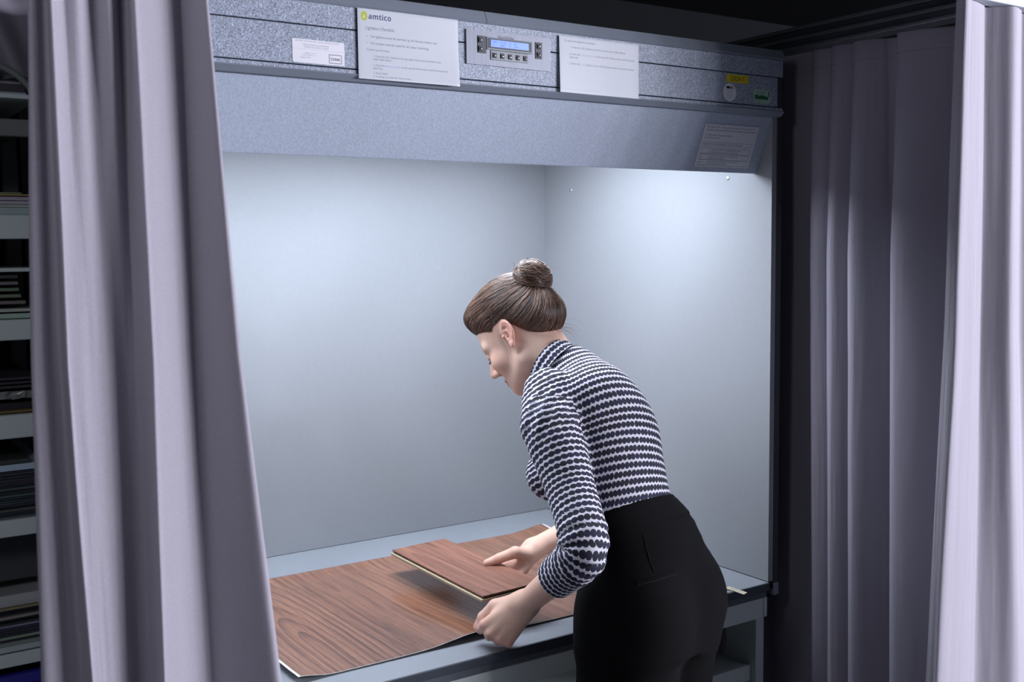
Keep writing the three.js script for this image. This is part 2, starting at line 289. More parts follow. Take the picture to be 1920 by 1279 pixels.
  const l6 = mesh('label_sticker', slabXY(0.054, 0.032, 0.0004, 0.001), std({ roughness: 0.5, map: canvasTex(320, 190, (g, w, h) => { g.fillStyle = '#a9c9b4'; g.fillRect(0, 0, w, h); g.fillStyle = '#1c6a3c'; g.fillRect(18, 92, 262, 46); g.fillRect(18, 78, 70, 20); g.fillRect(120, 80, 90, 20); g.fillStyle = '#2e3d36'; g.fillRect(284, 26, 16, 70); g.fillStyle = '#6f9480'; g.fillRect(40, 34, 190, 8); g.fillRect(40, 160, 120, 8); g.fillRect(60, 52, 160, 6); }) }));
  l6.position.set(-0.0595, 1.9695, FZ + 0.0003); tag(l6, 'pale green square label at the far right of the fascia', 'sticker');
  const tex7 = canvasTex(900, 520, (g, w, h) => {
    g.fillStyle = '#d9dbe2'; g.fillRect(0, 0, w, h);
    lines(g, [['This light booth - lamp types and settings. Use only D65 for', 40, 44, 30, '#3a3c48'], ['standard match and TL84 when the customer asks; see notes.', 40, 80, 30, '#3a3c48'], ['This light booth - last lamp change', 40, 140, 28, '#3a3c48'], ['recorded in the log', 40, 174, 28, '#3a3c48'], ['Daylight D65 "Setting Daylight" for colour matching', 48, 248, 28, '#3a3c48'], ['Cool white TL84 for shop lighting and retail', 190, 318, 26, '#3a3c48'], ['samples, with other lamps switched off.', 190, 346, 26, '#3a3c48'], ['UV', 50, 402, 26, '#3a3c48'], ['Use ultraviolet lamp only to check optical', 190, 394, 26, '#3a3c48'], ['brighteners in samples.', 190, 420, 26, '#3a3c48'], ['NOTE', 40, 478, 26, '#3a3c48'], ['Lamps must be changed after two thousand', 190, 460, 26, '#3a3c48'], ['hours of use or once a year.', 190, 488, 26, '#3a3c48']]);
    g.strokeStyle = '#5a5c68'; g.lineWidth = 3; for (const [y, hh] of [[216, 48], [290, 66], [364, 66], [432, 70]]) g.strokeRect(34, y, 820, hh); for (const y of [290, 364, 432]) g.strokeRect(34, y, 140, 66);
  });
  const l7 = mesh('instruction_label', slabXY(0.176, 0.102, 0.0004, 0.001), std({ map: tex7, roughness: 0.55 }));
  l7.position.set(-0.124, 1.854, -0.0278); l7.rotation.x = Math.atan2(0.0515, 0.1318); tag(l7, 'white printed table label stuck on the sloping hood panel', 'sticker');
  const tg = mesh('shelf_edge_tag', new RoundedBoxGeometry(0.017, 0.0012, 0.052, 2, 0.0005), std({ roughness: 0.6, map: canvasTex(128, 320, (g, w, h) => { g.fillStyle = '#d8cdb2'; g.fillRect(0, 0, w, h); g.save(); g.translate(90, 30); g.rotate(Math.PI / 2); g.fillStyle = '#2b2a28'; g.font = '54px sans-serif'; g.fillText('TABLE A', 20, 40); g.restore(); }) }));
  tg.position.set(-0.112, 0.7812, 0.0); tg.rotation.set(0.10, 0.25, 0); tag(tg, 'small cream tag with black letters on the table front edge', 'tag');
}

// ------------------------------------------------------------------ curtains
function curtainGeo(levels, ys, yTop, yBot, rows = 46, cols = 260, thick = 0.0024, ripple = 0.0012) {
  // levels: for each height in ys a list of [x, z]; the plan runs smoothly through them
  const n = levels[0].length;
  const plan = (y) => { const pts = []; for (let k = 0; k < n; k++) { let x, z; if (y >= ys[1]) { const t = Math.min(1.35, (y - ys[1]) / (ys[0] - ys[1])); x = lerp(levels[1][k][0], levels[0][k][0], t); z = lerp(levels[1][k][1], levels[0][k][1], Math.min(t, 1.1)); } else { let t = (ys[1] - y) / (ys[1] - ys[2]); if (t > 1) t = 1 + (t - 1) * 0.55; x = lerp(levels[1][k][0], levels[2][k][0], t); z = lerp(levels[1][k][1], levels[2][k][1], Math.min(t, 1.3)); } pts.push(V(x, 0, z)); } return new THREE.CatmullRomCurve3(pts, false, 'centripetal'); };
  const P = [], NN = [];
  for (let r = 0; r <= rows; r++) { const y = lerp(yTop, yBot, r / rows), c = plan(y); const row = []; for (let i = 0; i <= cols; i++) { const q = c.getPoint(i / cols); row.push(V(q.x + ripple * fbm(i * 0.09, y * 3, 1), y, q.z + 2 * ripple * fbm(i * 0.05, y * 2.2, 5))); } P.push(row); }
  for (let r = 0; r <= rows; r++) { const row = []; for (let i = 0; i <= cols; i++) { const a = P[r][Math.max(0, i - 1)], b = P[r][Math.min(cols, i + 1)], u = P[Math.max(0, r - 1)][i], d = P[Math.min(rows, r + 1)][i]; row.push(b.clone().sub(a).cross(u.clone().sub(d)).normalize()); } NN.push(row); }
  const pos = [], nor = [], uv = [], idx = []; let arc = [];
  for (const s of [1, -1]) for (let r = 0; r <= rows; r++) { let L = 0; for (let i = 0; i <= cols; i++) { if (i) L += P[r][i].distanceTo(P[r][i - 1]); const q = P[r][i].clone().addScaledVector(NN[r][i], s * thick / 2); pos.push(q.x, q.y, q.z); nor.push(NN[r][i].x * s, NN[r][i].y * s, NN[r][i].z * s); uv.push(L, P[r][i].y); } }
  const K = (rows + 1) * (cols + 1), id = (s, r, i) => (s > 0 ? 0 : K) + r * (cols + 1) + i;
  for (let r = 0; r < rows; r++) for (let i = 0; i < cols; i++) { idx.push(id(1, r, i), id(1, r + 1, i), id(1, r + 1, i + 1), id(1, r, i), id(1, r + 1, i + 1), id(1, r, i + 1)); idx.push(id(-1, r, i), id(-1, r + 1, i + 1), id(-1, r + 1, i), id(-1, r, i), id(-1, r, i + 1), id(-1, r + 1, i + 1)); }
  for (let r = 0; r < rows; r++) for (const i of [0, cols]) idx.push(id(1, r, i), id(-1, r, i), id(-1, r + 1, i), id(1, r, i), id(-1, r + 1, i), id(1, r + 1, i));
  for (let i = 0; i < cols; i++) for (const r of [0, rows]) idx.push(id(1, r, i), id(1, r, i + 1), id(-1, r, i + 1), id(1, r, i), id(-1, r, i + 1), id(-1, r, i));
  const g = new THREE.BufferGeometry(); g.setAttribute('position', new THREE.Float32BufferAttribute(pos, 3)); g.setAttribute('normal', new THREE.Float32BufferAttribute(nor, 3)); g.setAttribute('uv', new THREE.Float32BufferAttribute(uv, 2)); g.setIndex(idx); return g;
}
{ // near left curtain, in measured fold lines: crests and valleys
  const Z = 0.5, rowsPx = [0, 640, 1279], anchors = [[57, 95, 252, 340, 384], [60, 125, 285, 364, 446], [79, 176, 307, 395, 523]];
  const mid = [[64, -0.03], [60, 0], [76, 0.002], [98, -0.005], [112, -0.004], [121, 0.013], [125, 0.024], [129, 0.018], [150, 0.011], [175, 0.004], [205, -0.006], [235, -0.017], [255, -0.015], [272, 0.004], [285, 0.026], [291, 0.019], [320, 0.002], [345, -0.014], [364, -0.030], [372, -0.026], [400, -0.007], [446, 0.022], [447, -0.008]];
  const topBump = [0, 0, 0, -0.004, -0.004, 0, 0, 0, -0.006, 0.006, -0.01, 0.024, -0.008, -0.008, 0, 0, 0, 0, 0, 0, 0, 0, 0];
  const move = (px, l) => { const a = anchors[1], b = anchors[l]; if (px <= a[0]) return b[0] + px - a[0]; for (let k = 1; k < 5; k++) if (px <= a[k]) return lerp(b[k - 1], b[k], (px - a[k - 1]) / (a[k] - a[k - 1])); return b[4] + px - a[4]; };
  const folds = mid.map(([px, dz], k) => [0, 1, 2].map((l) => [move(px, l), dz * [0.85, 1, 1.12][l] + (l === 0 ? topBump[k] : 0)]));
  const levels = rowsPx.map((py, l) => folds.map((f) => { const p = onZ(f[l][0], py, Z + f[l][1]); return [p.x, p.z]; }));
  const t = thing('curtain', 'heavy grey curtain in deep folds close by on the left, in front of the shelving', 'curtain', [0, 0, 0]);
  mesh('cloth', curtainGeo(levels, [1.94, 1.49, 1.04], 2.116, 0.03, 60, 320), M.cloth, t);
  mesh('heading_tape', curtainGeo(levels, [1.94, 1.49, 1.04], 2.1165, 2.07, 3, 320, 0.0045), M.cloth, t);
}
{ // bright right curtain
  const levels = [
    [[0.03, 0.468], [0.03, 0.478], [0.034, 0.488], [0.06, 0.483], [0.095, 0.475], [0.128, 0.466], [0.145, 0.458], [0.165, 0.474], [0.19, 0.495], [0.235, 0.483], [0.28, 0.462], [0.32, 0.5], [0.4, 0.46], [0.48, 0.5], [0.56, 0.46]],
    [[0.015, 0.466], [0.016, 0.478], [0.02, 0.489], [0.06, 0.484], [0.11, 0.474], [0.148, 0.464], [0.165, 0.456], [0.185, 0.473], [0.206, 0.496], [0.25, 0.486], [0.30, 0.466], [0.36, 0.5], [0.44, 0.46], [0.52, 0.5], [0.6, 0.46]],
    [[-0.018, 0.466], [-0.016, 0.478], [-0.012, 0.489], [0.045, 0.483], [0.105, 0.473], [0.15, 0.462], [0.175, 0.455], [0.215, 0.473], [0.26, 0.497], [0.31, 0.485], [0.37, 0.466], [0.43, 0.5], [0.5, 0.46], [0.58, 0.5], [0.66, 0.46]]];
  const t = thing('curtain', 'pale lilac grey curtain brightly lit at the right edge', 'curtain', [0, 0, 0]);
  mesh('cloth', curtainGeo(levels, [2.09, 1.41, 0.69], 2.116, 0.03, 50, 260), M.cloth, t);
}
{ // side curtain, its nook shade put into the cloth colour
  const zx = [[-0.66, 0.13], [-0.58, 0.09], [-0.5, 0.13], [-0.42, 0.085], [-0.34, 0.13], [-0.26, 0.09], [-0.18, 0.13], [-0.1, 0.12], [-0.05, 0.13], [-0.01, 0.135], [0.02, 0.135]]; // then four folds: front edge, width, how far the right side falls back
  for (const [z0, w, x0, d] of [[0.042, 0.046, 0.088, 0.05], [0.105, 0.045, 0.075, 0.066], [0.168, 0.058, 0.074, 0.08], [0.288, 0.1, 0.072, 0.095]]) { zx.push([z0 - 0.015, x0 + 0.03], [z0 - 0.0135, x0 + 0.0095], [z0 - 0.006, x0 + 0.002]); for (const t of [0.04, 0.2, 0.4, 0.62, 0.84, 1]) zx.push([z0 + w * t, x0 + d * Math.pow(t, 1.75)]); if (w > 0.05) zx.push([z0 + w + 0.02, x0 + d + 0.018]); }
  zx.push([0.425, 0.18]);
  const lv = (s, o) => zx.map(([z, x]) => [0.1 + (x - 0.1) * s + 0.01, z + o]);
  const t = thing('curtain', 'grey side curtain with shade put into its colour hanging in narrow folds right of the booth', 'curtain', [0, 0, 0]);
  mesh('cloth', curtainGeo([lv(0.45, 0), lv(1, 0), lv(1.05, 0.02)].map((l) => l.slice().reverse()), [2.05, 1.6, 0.65], 2.088, 0.03, 50, 460), M.clothShaded, t);
  mesh('heading_tape', curtainGeo([lv(0.45, 0), lv(1, 0), lv(1.05, 0.02)].map((l) => l.slice().reverse()), [2.05, 1.6, 0.65], 2.0885, 2.045, 3, 460, 0.006), M.clothShaded, t);
}
{ // rails
  const t = thing('curtain_rail', 'grooved grey metal curtain rail running forward from the booth top right', 'curtain rail', [0, 0, 0]);
  mesh('track', bx(0.06, 0.115, 2.089, 2.098, -0.75, 0.452, 0.002), M.rail, t);
  mesh('channel', bx(0.068, 0.125, 2.0982, 2.118, -0.75, 0.452, 0.002), M.post, t);
  mesh('channel_lip', bx(0.063, 0.07, 2.112, 2.1205, -0.75, 0.452, 0.001), M.rail, t);
  mesh('upper_channel', bx(0.078, 0.13, 2.1207, 2.142, -0.75, 0.452, 0.002), M.post, t);
  mesh('upper_lip', bx(0.07, 0.08, 2.137, 2.146, -0.75, 0.452, 0.001), M.rail, t);
  const f = thing('curtain_rail', 'white curtain rail across the front carrying the outer curtains', 'curtain rail', [0, 0, 0]);
  mesh('track', bx(-2.2, 0.75, 2.117, 2.142, 0.462, 0.498, 0.003), M.railWhite, f);
  for (const x of [-2.1, -1.2, -0.3, 0.6]) mesh('bracket', bx(x - 0.01, x + 0.01, 2.142, 2.62, 0.472, 0.488, 0.001), M.railWhite, f);
  const c = thing('cable_tray', 'dark cable tray under the black ceiling above the booth', 'cable tray', [0, 0, 0]);
  mesh('tray', bx(-0.75, -0.62, 2.36, 2.39, -1.6, -0.2, 0.004), M.black, c);
  mesh('bracket', bx(-0.69, -0.68, 2.39, 2.62, -0.9, -0.89, 0.001), M.black, c);
}

// ------------------------------------------------------------------ wood print sheet and plank
function woodTex(w, h, wm, hm, strips, base, dark, light, k = 1) { // u across the grain, v along it; strips give heart position per band
  const lum = new Float32Array(w * h);
  return dataTex(w, h, (px, py) => {
    const x = px / w * wm, z = py / h * hm;
    const warp = 0.020 * fbm(x * 5, z * 2.2, 3, 3) + 0.004 * fbm(x * 30, z * 5, 9, 3);
    let s = strips[0]; for (const q of strips) if (x + 0.012 * noise(z * 3, 2) > q.x0) s = q;
    const dx = (x + warp - s.c), dz = (z - s.z) * s.slope;
    const r = Math.sqrt(dx * dx + Math.pow(Math.max(0.0, s.d + dz), 2)) + 0.003 * fbm(x * 18, z * 3, 4, 3);
    const ring = (r * s.f) % 1, rg = Math.pow(Math.abs(ring < 0 ? ring + 1 : ring), 2.2);
    const fine = fbm(x * 900, z * 16, 1, 3), mid = fbm(x * 130, z * 4, 2, 3), big = fbm(x * 4, z * 1.5, 8, 3);
    const pore = noise(x * 1300, z * 28, 5) > 0.52 ? 1 : 0;
    let t = 0.5 + 0.42 * (0.45 - rg) * s.a + 0.30 * mid + 0.26 * fine + 0.42 * big - 0.13 * pore;
    t = clamp(t, 0, 1) * k + (1 - k) * 0.5;
    const f = (i) => t < 0.5 ? lerp(dark[i], base[i], t * 2) : lerp(base[i], light[i], t * 2 - 1);
    return [f(0), f(1), f(2)];
  }, true, false);
}
{
  const W = 1.05, D = 0.655, X0 = -1.212, Z0 = -0.742, N = 120, K = 70;
  const strips = [{ x0: -1, c: 0.11, z: 0.50, slope: -0.16, d: 0.0, f: 58, a: 1.0 }, { x0: 0.24, c: 0.30, z: 0.1, slope: 0.03, d: 0.03, f: 60, a: 0.4 }, { x0: 0.40, c: 0.33, z: 0.55, slope: -0.09, d: 0.02, f: 62, a: 0.5 }, { x0: 0.57, c: 0.70, z: 0.2, slope: 0.05, d: 0.03, f: 60, a: 0.4 }, { x0: 0.76, c: 0.86, z: 0.4, slope: 0.12, d: 0.0, f: 62, a: 0.6 }];
  const tex = woodTex(1700, 1060, W, D, strips, [138, 95, 73], [84, 54, 41], [176, 128, 99]);
  const lift = (x, z) => { // height of the sheet above the table
    const u = (x - X0) / W, v = (z - Z0) / D;
    let y = 0.0016 + 0.0012 * (1 + fbm(x * 4, z * 4, 2, 2));
    const gx = Math.exp(-Math.pow((x + 0.80) / 0.085, 2)); y += 0.015 * gx * Math.pow(sstep(0.45, 1, v), 1.4);
    y += 0.012 * Math.pow(sstep(0.86, 1.0, u), 1.5) * (1 - 0.6 * v) + 0.010 * Math.pow(sstep(0.10, 0.0, u), 2) * (0.4 + 0.6 * v);
    y += 0.004 * Math.pow(sstep(0.12, 0, v), 2) + 0.001 * (1 - gx) * Math.pow(sstep(0.9, 1, v), 2);
    return y;
  };
  const build = (x0, x1, z0, z1, dy, th) => {
    const pos = [], uv = [], idx = [];
    for (const s of [1, 0]) for (let j = 0; j <= K; j++) for (let i = 0; i <= N; i++) { const x = lerp(x0, x1, i / N), z = lerp(z0, z1, j / K); pos.push(x, 0.78 + lift(x, z) + dy + s * th, z); uv.push((x - X0) / W, (z - Z0) / D); }
    const C = (N + 1) * (K + 1), id = (s, i, j) => (s ? 0 : C) + j * (N + 1) + i;
    for (let j = 0; j < K; j++) for (let i = 0; i < N; i++) { idx.push(id(1, i, j), id(1, i + 1, j + 1), id(1, i + 1, j), id(1, i, j), id(1, i, j + 1), id(1, i + 1, j + 1)); idx.push(id(0, i, j), id(0, i + 1, j), id(0, i + 1, j + 1), id(0, i, j), id(0, i + 1, j + 1), id(0, i, j + 1)); }
    const rim = (a, b, c, d) => idx.push(a, b, c, a, c, d);
    for (let i = 0; i < N; i++) { rim(id(1, i, K), id(0, i, K), id(0, i + 1, K), id(1, i + 1, K)); rim(id(1, i + 1, 0), id(0, i + 1, 0), id(0, i, 0), id(1, i, 0)); }
    for (let j = 0; j < K; j++) { rim(id(1, 0, j), id(0, 0, j), id(0, 0, j + 1), id(1, 0, j + 1)); rim(id(1, N, j + 1), id(0, N, j + 1), id(0, N, j), id(1, N, j)); }
    const g = new THREE.BufferGeometry(); g.setAttribute('position', new THREE.Float32BufferAttribute(pos, 3)); g.setAttribute('uv', new THREE.Float32BufferAttribute(uv, 2)); g.setIndex(idx); g.computeVertexNormals(); return g;
  };
  const t = thing('printed_sheet', 'large curling sheet printed with dark walnut wood grain lying on the table', 'sheet', [0, 0, 0]);
  mesh('wood_print', build(X0 + 0.006, X0 + W - 0.007, Z0, Z0 + D, 0.0006, 0.0004), phy({ map: tex, roughness: 0.30, clearcoat: 0.6, clearcoatRoughness: 0.16, bumpMap: rep(grainBump, 5), bumpScale: 0.00008 }), t);
  mesh('white_backing', build(X0, X0 + W, Z0, Z0 + D + 0.0012, 0.0, 0.00055), std({ color: srgb(228, 222, 218), roughness: 0.55 }), t);
}
{
  const A = onY(905, 1118, 0.868), B = onY(735, 1031, 0.850), C = onY(992, 1083, 0.874);
  const ez = A.clone().sub(B), L = ez.length(); ez.normalize();
  const ex0 = C.clone().sub(A); const W = ex0.length(); const ey = ez.clone().cross(ex0).normalize(); const ex = ey.clone().cross(ez).normalize();
  const t = thing('floor_plank', 'wooden floor plank with pale layered core held over the printed sheet in one hand', 'plank');
  t.position.copy(B); t.quaternion.setFromRotationMatrix(new THREE.Matrix4().makeBasis(ex, ey, ez));
  const tex = woodTex(512, 1400, 0.16, 0.45, [{ x0: -1, c: 0.03, z: 0.5, slope: -0.04, d: 0.01, f: 70, a: 0.7 }, { x0: 0.075, c: 0.10, z: -0.1, slope: 0.03, d: 0.02, f: 80, a: 0.6 }], [144, 99, 80], [96, 63, 52], [180, 132, 108], 0.85);
  const g = bx(0, W, -0.0034, 0, 0, L, 0.0008); const p = g.attributes.position, uv = g.attributes.uv; for (let i = 0; i < p.count; i++) uv.setXY(i, clamp(p.getX(i) / W, 0, 1), clamp(p.getZ(i) / L, 0, 1));
  mesh('veneer_face', g, std({ map: tex, roughness: 0.45 }), t);
  mesh('groove', bx(0.004, W - 0.003, -0.0075, -0.0032, 0.003, L - 0.0015, 0.0004), std({ color: srgb(58, 40, 30), roughness: 0.8 }), t);
  const ply = std({ color: srgb(206, 191, 160), roughness: 0.75 });
  mesh('ply_layer', bx(-0.0035, W - 0.001, -0.0105, -0.0075, -0.001, L + 0.001, 0.0005), ply, t);
  mesh('ply_layer', bx(-0.0030, W - 0.001, -0.0138, -0.0107, -0.001, L + 0.0008, 0.0005), std({ color: srgb(180, 165, 136), roughness: 0.8 }), t);
}

// ------------------------------------------------------------------ shelving and sample boards on the left
{
  const ZF = -0.35, XR = -1.585, XLs = -2.5, DEP = 0.46;
  const t = thing('shelving_unit', 'pale grey shelving unit packed with sample boards behind the left curtain', 'shelving', [0, 0, 0]);
  const shelfM = std({ color: srgb(216, 229, 223), roughness: 0.5 }), dim = std({ color: srgb(120, 124, 122), roughness: 0.6 });
  const beams = [[1.868, 1.836], [1.692, 1.647], [1.497, 1.458], [1.318, 1.273], [1.119, 1.086], [0.862, 0.835], [0.45, 0.41]];
  for (const [a, b] of beams) { mesh('shelf_beam', bx(XLs, XR, b, a, ZF - 0.02, ZF, 0.003), a > 1.8 ? dim : shelfM, t); mesh('shelf_deck', bx(XLs + 0.002, XR - 0.002, a - 0.008, a - 0.001, ZF - DEP, ZF - 0.021, 0.001), dim, t); }
  mesh('thin_shelf', bx(XLs, XR, 1.586, 1.593, ZF - DEP, ZF - 0.004, 0.001), shelfM, t);
  mesh('top_board', bx(XLs, XR, 1.905, 1.913, ZF - DEP, ZF + 0.004, 0.001), shelfM, t);
  for (const x of [XLs - 0.03, XR - 0.0]) for (const z of [ZF - 0.03, ZF - DEP]) mesh('upright', bx(x, x + 0.03, 0, 1.904, z, z + 0.03, 0.002), dim, t);
  mesh('shade_back_sheet', bx(XLs, XR, 0.1, 1.9, ZF - DEP - 0.035, ZF - DEP - 0.03, 0), M.black, t);  // black stands in for the deep shade in the shelf gaps
  const board = (name, label, cat, group, y0, th, col, o = {}) => {
    const w = o.w ?? 0.5, x1 = (o.xr ?? XR - 0.012) + rr(-0.006, 0), z1 = ZF + (o.z ?? -0.008) + rr(-0.012, 0.0), c = col.map((v) => v * rr(0.88, 1.08));
    const m = mesh(name, bx(-w, 0, 0, th, -0.36, 0, Math.min(0.0008, th / 3), 1), std({ color: srgb(...c), roughness: o.rough ?? 0.6 }));
    m.position.set(x1, y0, z1); m.rotation.set(0, rr(-0.02, 0.02), o.tilt ?? 0); tag(m, label, cat, group); return m;
  };
  // top of the unit
  board('board', 'pale grey board lying on top of the shelving under the cable strap', 'board', null, 1.9132, 0.006, [190, 198, 198]);
  board('board', 'dull dark board topmost on the shelving beside the draped cloth', 'board', null, 1.9196, 0.016, [70, 72, 74], { z: -0.02 });
  board('paper_stack', 'white papers lying on the dark board on top of the shelving', 'paper', null, 1.9362, 0.009, [205, 210, 212], { z: -0.05 });
  const strap = mesh('cable_strap', (() => { const g = tube([V(-1.72, 1.975, -0.33), V(-1.66, 1.962, -0.325), V(-1.625, 1.945, -0.325), V(-1.604, 1.925, -0.328), V(-1.598, 1.9145, -0.332)], 0.006, 30, 8); return g; })(), std({ color: srgb(128, 134, 132), roughness: 0.5 }));
  tag(strap, 'curved grey strap hanging over the top front edge of the shelving', 'strap');
  // shelf below the dull beam: one ochre board on four pale ones
  let y = 1.6925; const g1 = 'pale boards under the ochre board';
  for (const [k, th] of [0.013, 0.005, 0.006, 0.007].entries()) { board('sample_board', ['thickest and lowest', 'second from bottom', 'second from top', 'topmost'][k] + ' of four pale boards stacked under the ochre edged board', 'board', g1, y, th, [176, 186, 182]); y += th + 0.0007; }
  board('sample_board', 'ochre edged board topmost on the pale stack', 'board', null, y + 0.001, 0.003, [170, 150, 96]);
  board('sample_board', 'thin cream board between ochre and pale boards', 'board', null, y + 0.0048, 0.0028, [150, 140, 110], { w: 0.46, xr: XR - 0.03 });
  // tilted small boards
  for (let k = 0; k < 5; k++) board('sample_tile', ['lowest and longest of five short pale tiles spread in the dark shelf', 'second lowest of five short pale tiles spread in the dark shelf', 'middle one of five short pale tiles spread in the dark shelf', 'second highest of five short pale tiles spread in the dark shelf', 'topmost of five short pale tiles, with a torn corner'][k], 'tile', 'short pale tiles', 1.5245 + k * 0.0122, 0.0062, [132, 130, 118], { w: 0.3, xr: XR - 0.032 - [0, 0.004, 0.006, 0.012, 0.010][k], z: -0.03 });
  board('support_board', 'white board lying on the beam under the five short tiles', 'board', null, 1.4985, 0.009, [205, 210, 208]);
  board('support_board', 'thin white board carrying the five short tiles', 'board', null, 1.5105, 0.006, [180, 186, 184]);
  // metallic pieces
  board('sample_board', 'gold brown edged board lowest on the shelf with the crinkled sheet', 'board', null, 1.3195, 0.007, [150, 120, 70]);
  board('sample_board', 'dark board on the gold brown board', 'board', null, 1.3275, 0.012, [36, 36, 38]);
  { const g = bx(-0.5, 0, 0, 0.02, -0.34, 0, 0.002, 3); const g2 = new THREE.BoxGeometry(0.4, 0.014, 0.3, 90, 6, 60); const p = g2.attributes.position; for (let i = 0; i < p.count; i++) { const n = 0.005 * fbm(p.getX(i) * 60, p.getY(i) * 80, p.getZ(i) * 60); p.setXYZ(i, p.getX(i) + n, p.getY(i) + n * 0.7, p.getZ(i) + n); } g2.computeVertexNormals(); const m = mesh('crinkled_sheet', g2, std({ color: srgb(150, 150, 142), roughness: 0.28, metalness: 0.8 })); m.position.set(XR - 0.215, 1.3532, ZF - 0.165); tag(m, 'crinkled metallic sheet roll on the dark board', 'sheet'); }
  for (let k = 0; k < 3; k++) board('sample_board', ['dark board resting on the crinkled metallic sheet', 'middle dark board above the crinkled metallic sheet', 'topmost dark board above the crinkled metallic sheet'][k], 'board', 'dark boards over the crinkled sheet', 1.3665 + k * 0.0075, 0.0048, [58, 62, 68]);
  // stack of dark boards with a white one on top
  y = 1.1195; for (let k = 0; k < 20; k++) { const th = rr(0.0032, 0.0044); board('sample_board', 'thin dark sample board in the stack under the white sheets', 'board', 'thin dark boards under the white sheets', y, th, k % 3 ? [58, 64, 72] : [96, 104, 112]); y += th + 0.0006; }
  board('sheet_stack', 'white sheets lying on the stack of thin dark boards', 'sheet', null, y + 0.001, 0.012, [206, 214, 220], { z: 0.0 });
  board('sample_board', 'single dark grey board above the white sheets', 'board', null, y + 0.0145, 0.008, [70, 72, 74], { xr: XR - 0.04 });
  // lower bay
  y = 0.8665; for (const [k, c] of [[0, [205, 212, 214]]]) { board('sheet_stack', 'bright white folded sheet lowest in the bay above the blue crate', 'sheet', null, y, 0.011, c, { z: 0.012 }); y += 0.012; }
  for (let k = 0; k < 13; k++) { const th = rr(0.0035, 0.0058); board('sample_board', 'thin grey board in the mixed stack under the white box lid', 'board', 'grey boards of the mixed stack', y, th, k % 4 === 1 ? [150, 158, 162] : [56, 60, 66]); y += th + 0.0004; }
  board('sample_board', 'tan edged board on top of the mixed grey stack', 'board', null, y + 0.0005, 0.004, [150, 138, 112], { z: 0.004 }); y += 0.0052;
  { const m = mesh('box_lid', mergeGeometries([bx(-0.5, 0, 0, 0.004, -0.3, 0, 0.001), bx(-0.5, 0, 0.004, 0.022, -0.006, 0, 0.001), bx(-0.5, 0, 0.004, 0.022, -0.3, -0.294, 0.001), bx(-0.006, 0, 0.004, 0.022, -0.294, -0.006, 0.001)]), std({ color: srgb(186, 190, 188), roughness: 0.6 })); m.position.set(XR - 0.014, y, ZF - 0.004); tag(m, 'shallow white box lid on the tan edged board', 'box'); }
  { const m = mesh('grey_panel', bx(-0.5, 0, 0, 0.1, -0.02, 0, 0.003), std({ color: srgb(78, 82, 84), roughness: 0.7 })); m.position.set(XR - 0.014, y + 0.0235, ZF - 0.1); m.rotation.x = -0.14; tag(m, 'dark grey panel leaning back behind the white box lid', 'panel'); }
  { const c = thing('crate', 'blue plastic crate on the lowest shelf in the bottom left corner', 'crate', [XR - 0.012, 0.4505, ZF + 0.004]);
    const blue = std({ color: srgb(44, 38, 150), roughness: 0.4 }); mesh('body', mergeGeometries([bx(-0.52, 0, 0, 0.35, -0.012, 0, 0.003), bx(-0.52, 0, 0, 0.35, -0.4, -0.388, 0.003), bx(-0.012, 0, 0, 0.35, -0.388, -0.012, 0.003), bx(-0.52, -0.508, 0, 0.35, -0.388, -0.012, 0.003), bx(-0.508, -0.012, 0, 0.01, -0.388, -0.012, 0.002)]), blue, c); mesh('rim', bx(-0.525, 0.004, 0.35, 0.372, -0.012, 0.006, 0.004), blue, c); }
  // drape above
  const lev = (o, s) => [[-2.05, -0.42], [-2.0, -0.38], [-1.95, -0.43], [-1.9, -0.37], [-1.86, -0.43], [-1.80, -0.37], [-1.775, -0.42], [-1.735, -0.355], [-1.715, -0.41], [-1.69, -0.35], [-1.672, -0.40], [-1.645, -0.345], [-1.60, -0.37], [-1.55, -0.36]].map(([x, z]) => [x + o, z * 1 - 0.02 + s]);
  const d = thing('curtain', 'dim grey drape bunched above the shelving in the top left corner', 'curtain', [0, 0, 0]);
  mesh('cloth', curtainGeo([lev(-0.035, 0), lev(0, 0), lev(0.035, 0.0)], [2.12, 2.03, 1.94], 2.55, 1.947, 30, 240), M.clothShaded, d);  // toned-down cloth again: the dimness is put into the colour
}

// ------------------------------------------------------------------ implicit surfaces and their mesher
const smin = (a, b, k) => { const h = Math.max(k - Math.abs(a - b), 0) / k; return Math.min(a, b) - h * h * k * 0.25; };
const smax = (a, b, k) => -smin(-a, -b, k);
function cone(x, y, z, a, b, ra, rb) { const dx = b.x - a.x, dy = b.y - a.y, dz = b.z - a.z, px = x - a.x, py = y - a.y, pz = z - a.z; const t = clamp((px * dx + py * dy + pz * dz) / (dx * dx + dy * dy + dz * dz), 0, 1); const ex = px - dx * t, ey = py - dy * t, ez = pz - dz * t; return Math.sqrt(ex * ex + ey * ey + ez * ez) - (ra + (rb - ra) * t); }
const ball = (x, y, z, c, r) => Math.hypot(x - c[0], y - c[1], z - c[2]) - r;
const ell = (x, y, z, cx, cy, cz, rx, ry, rz) => { const X = (x - cx) / rx, Y = (y - cy) / ry, Z = (z - cz) / rz, k = Math.sqrt(X * X + Y * Y + Z * Z), g = Math.hypot(X / rx, Y / ry, Z / rz); return k < 1e-6 ? -Math.min(rx, ry, rz) : k * (k - 1) / g; };
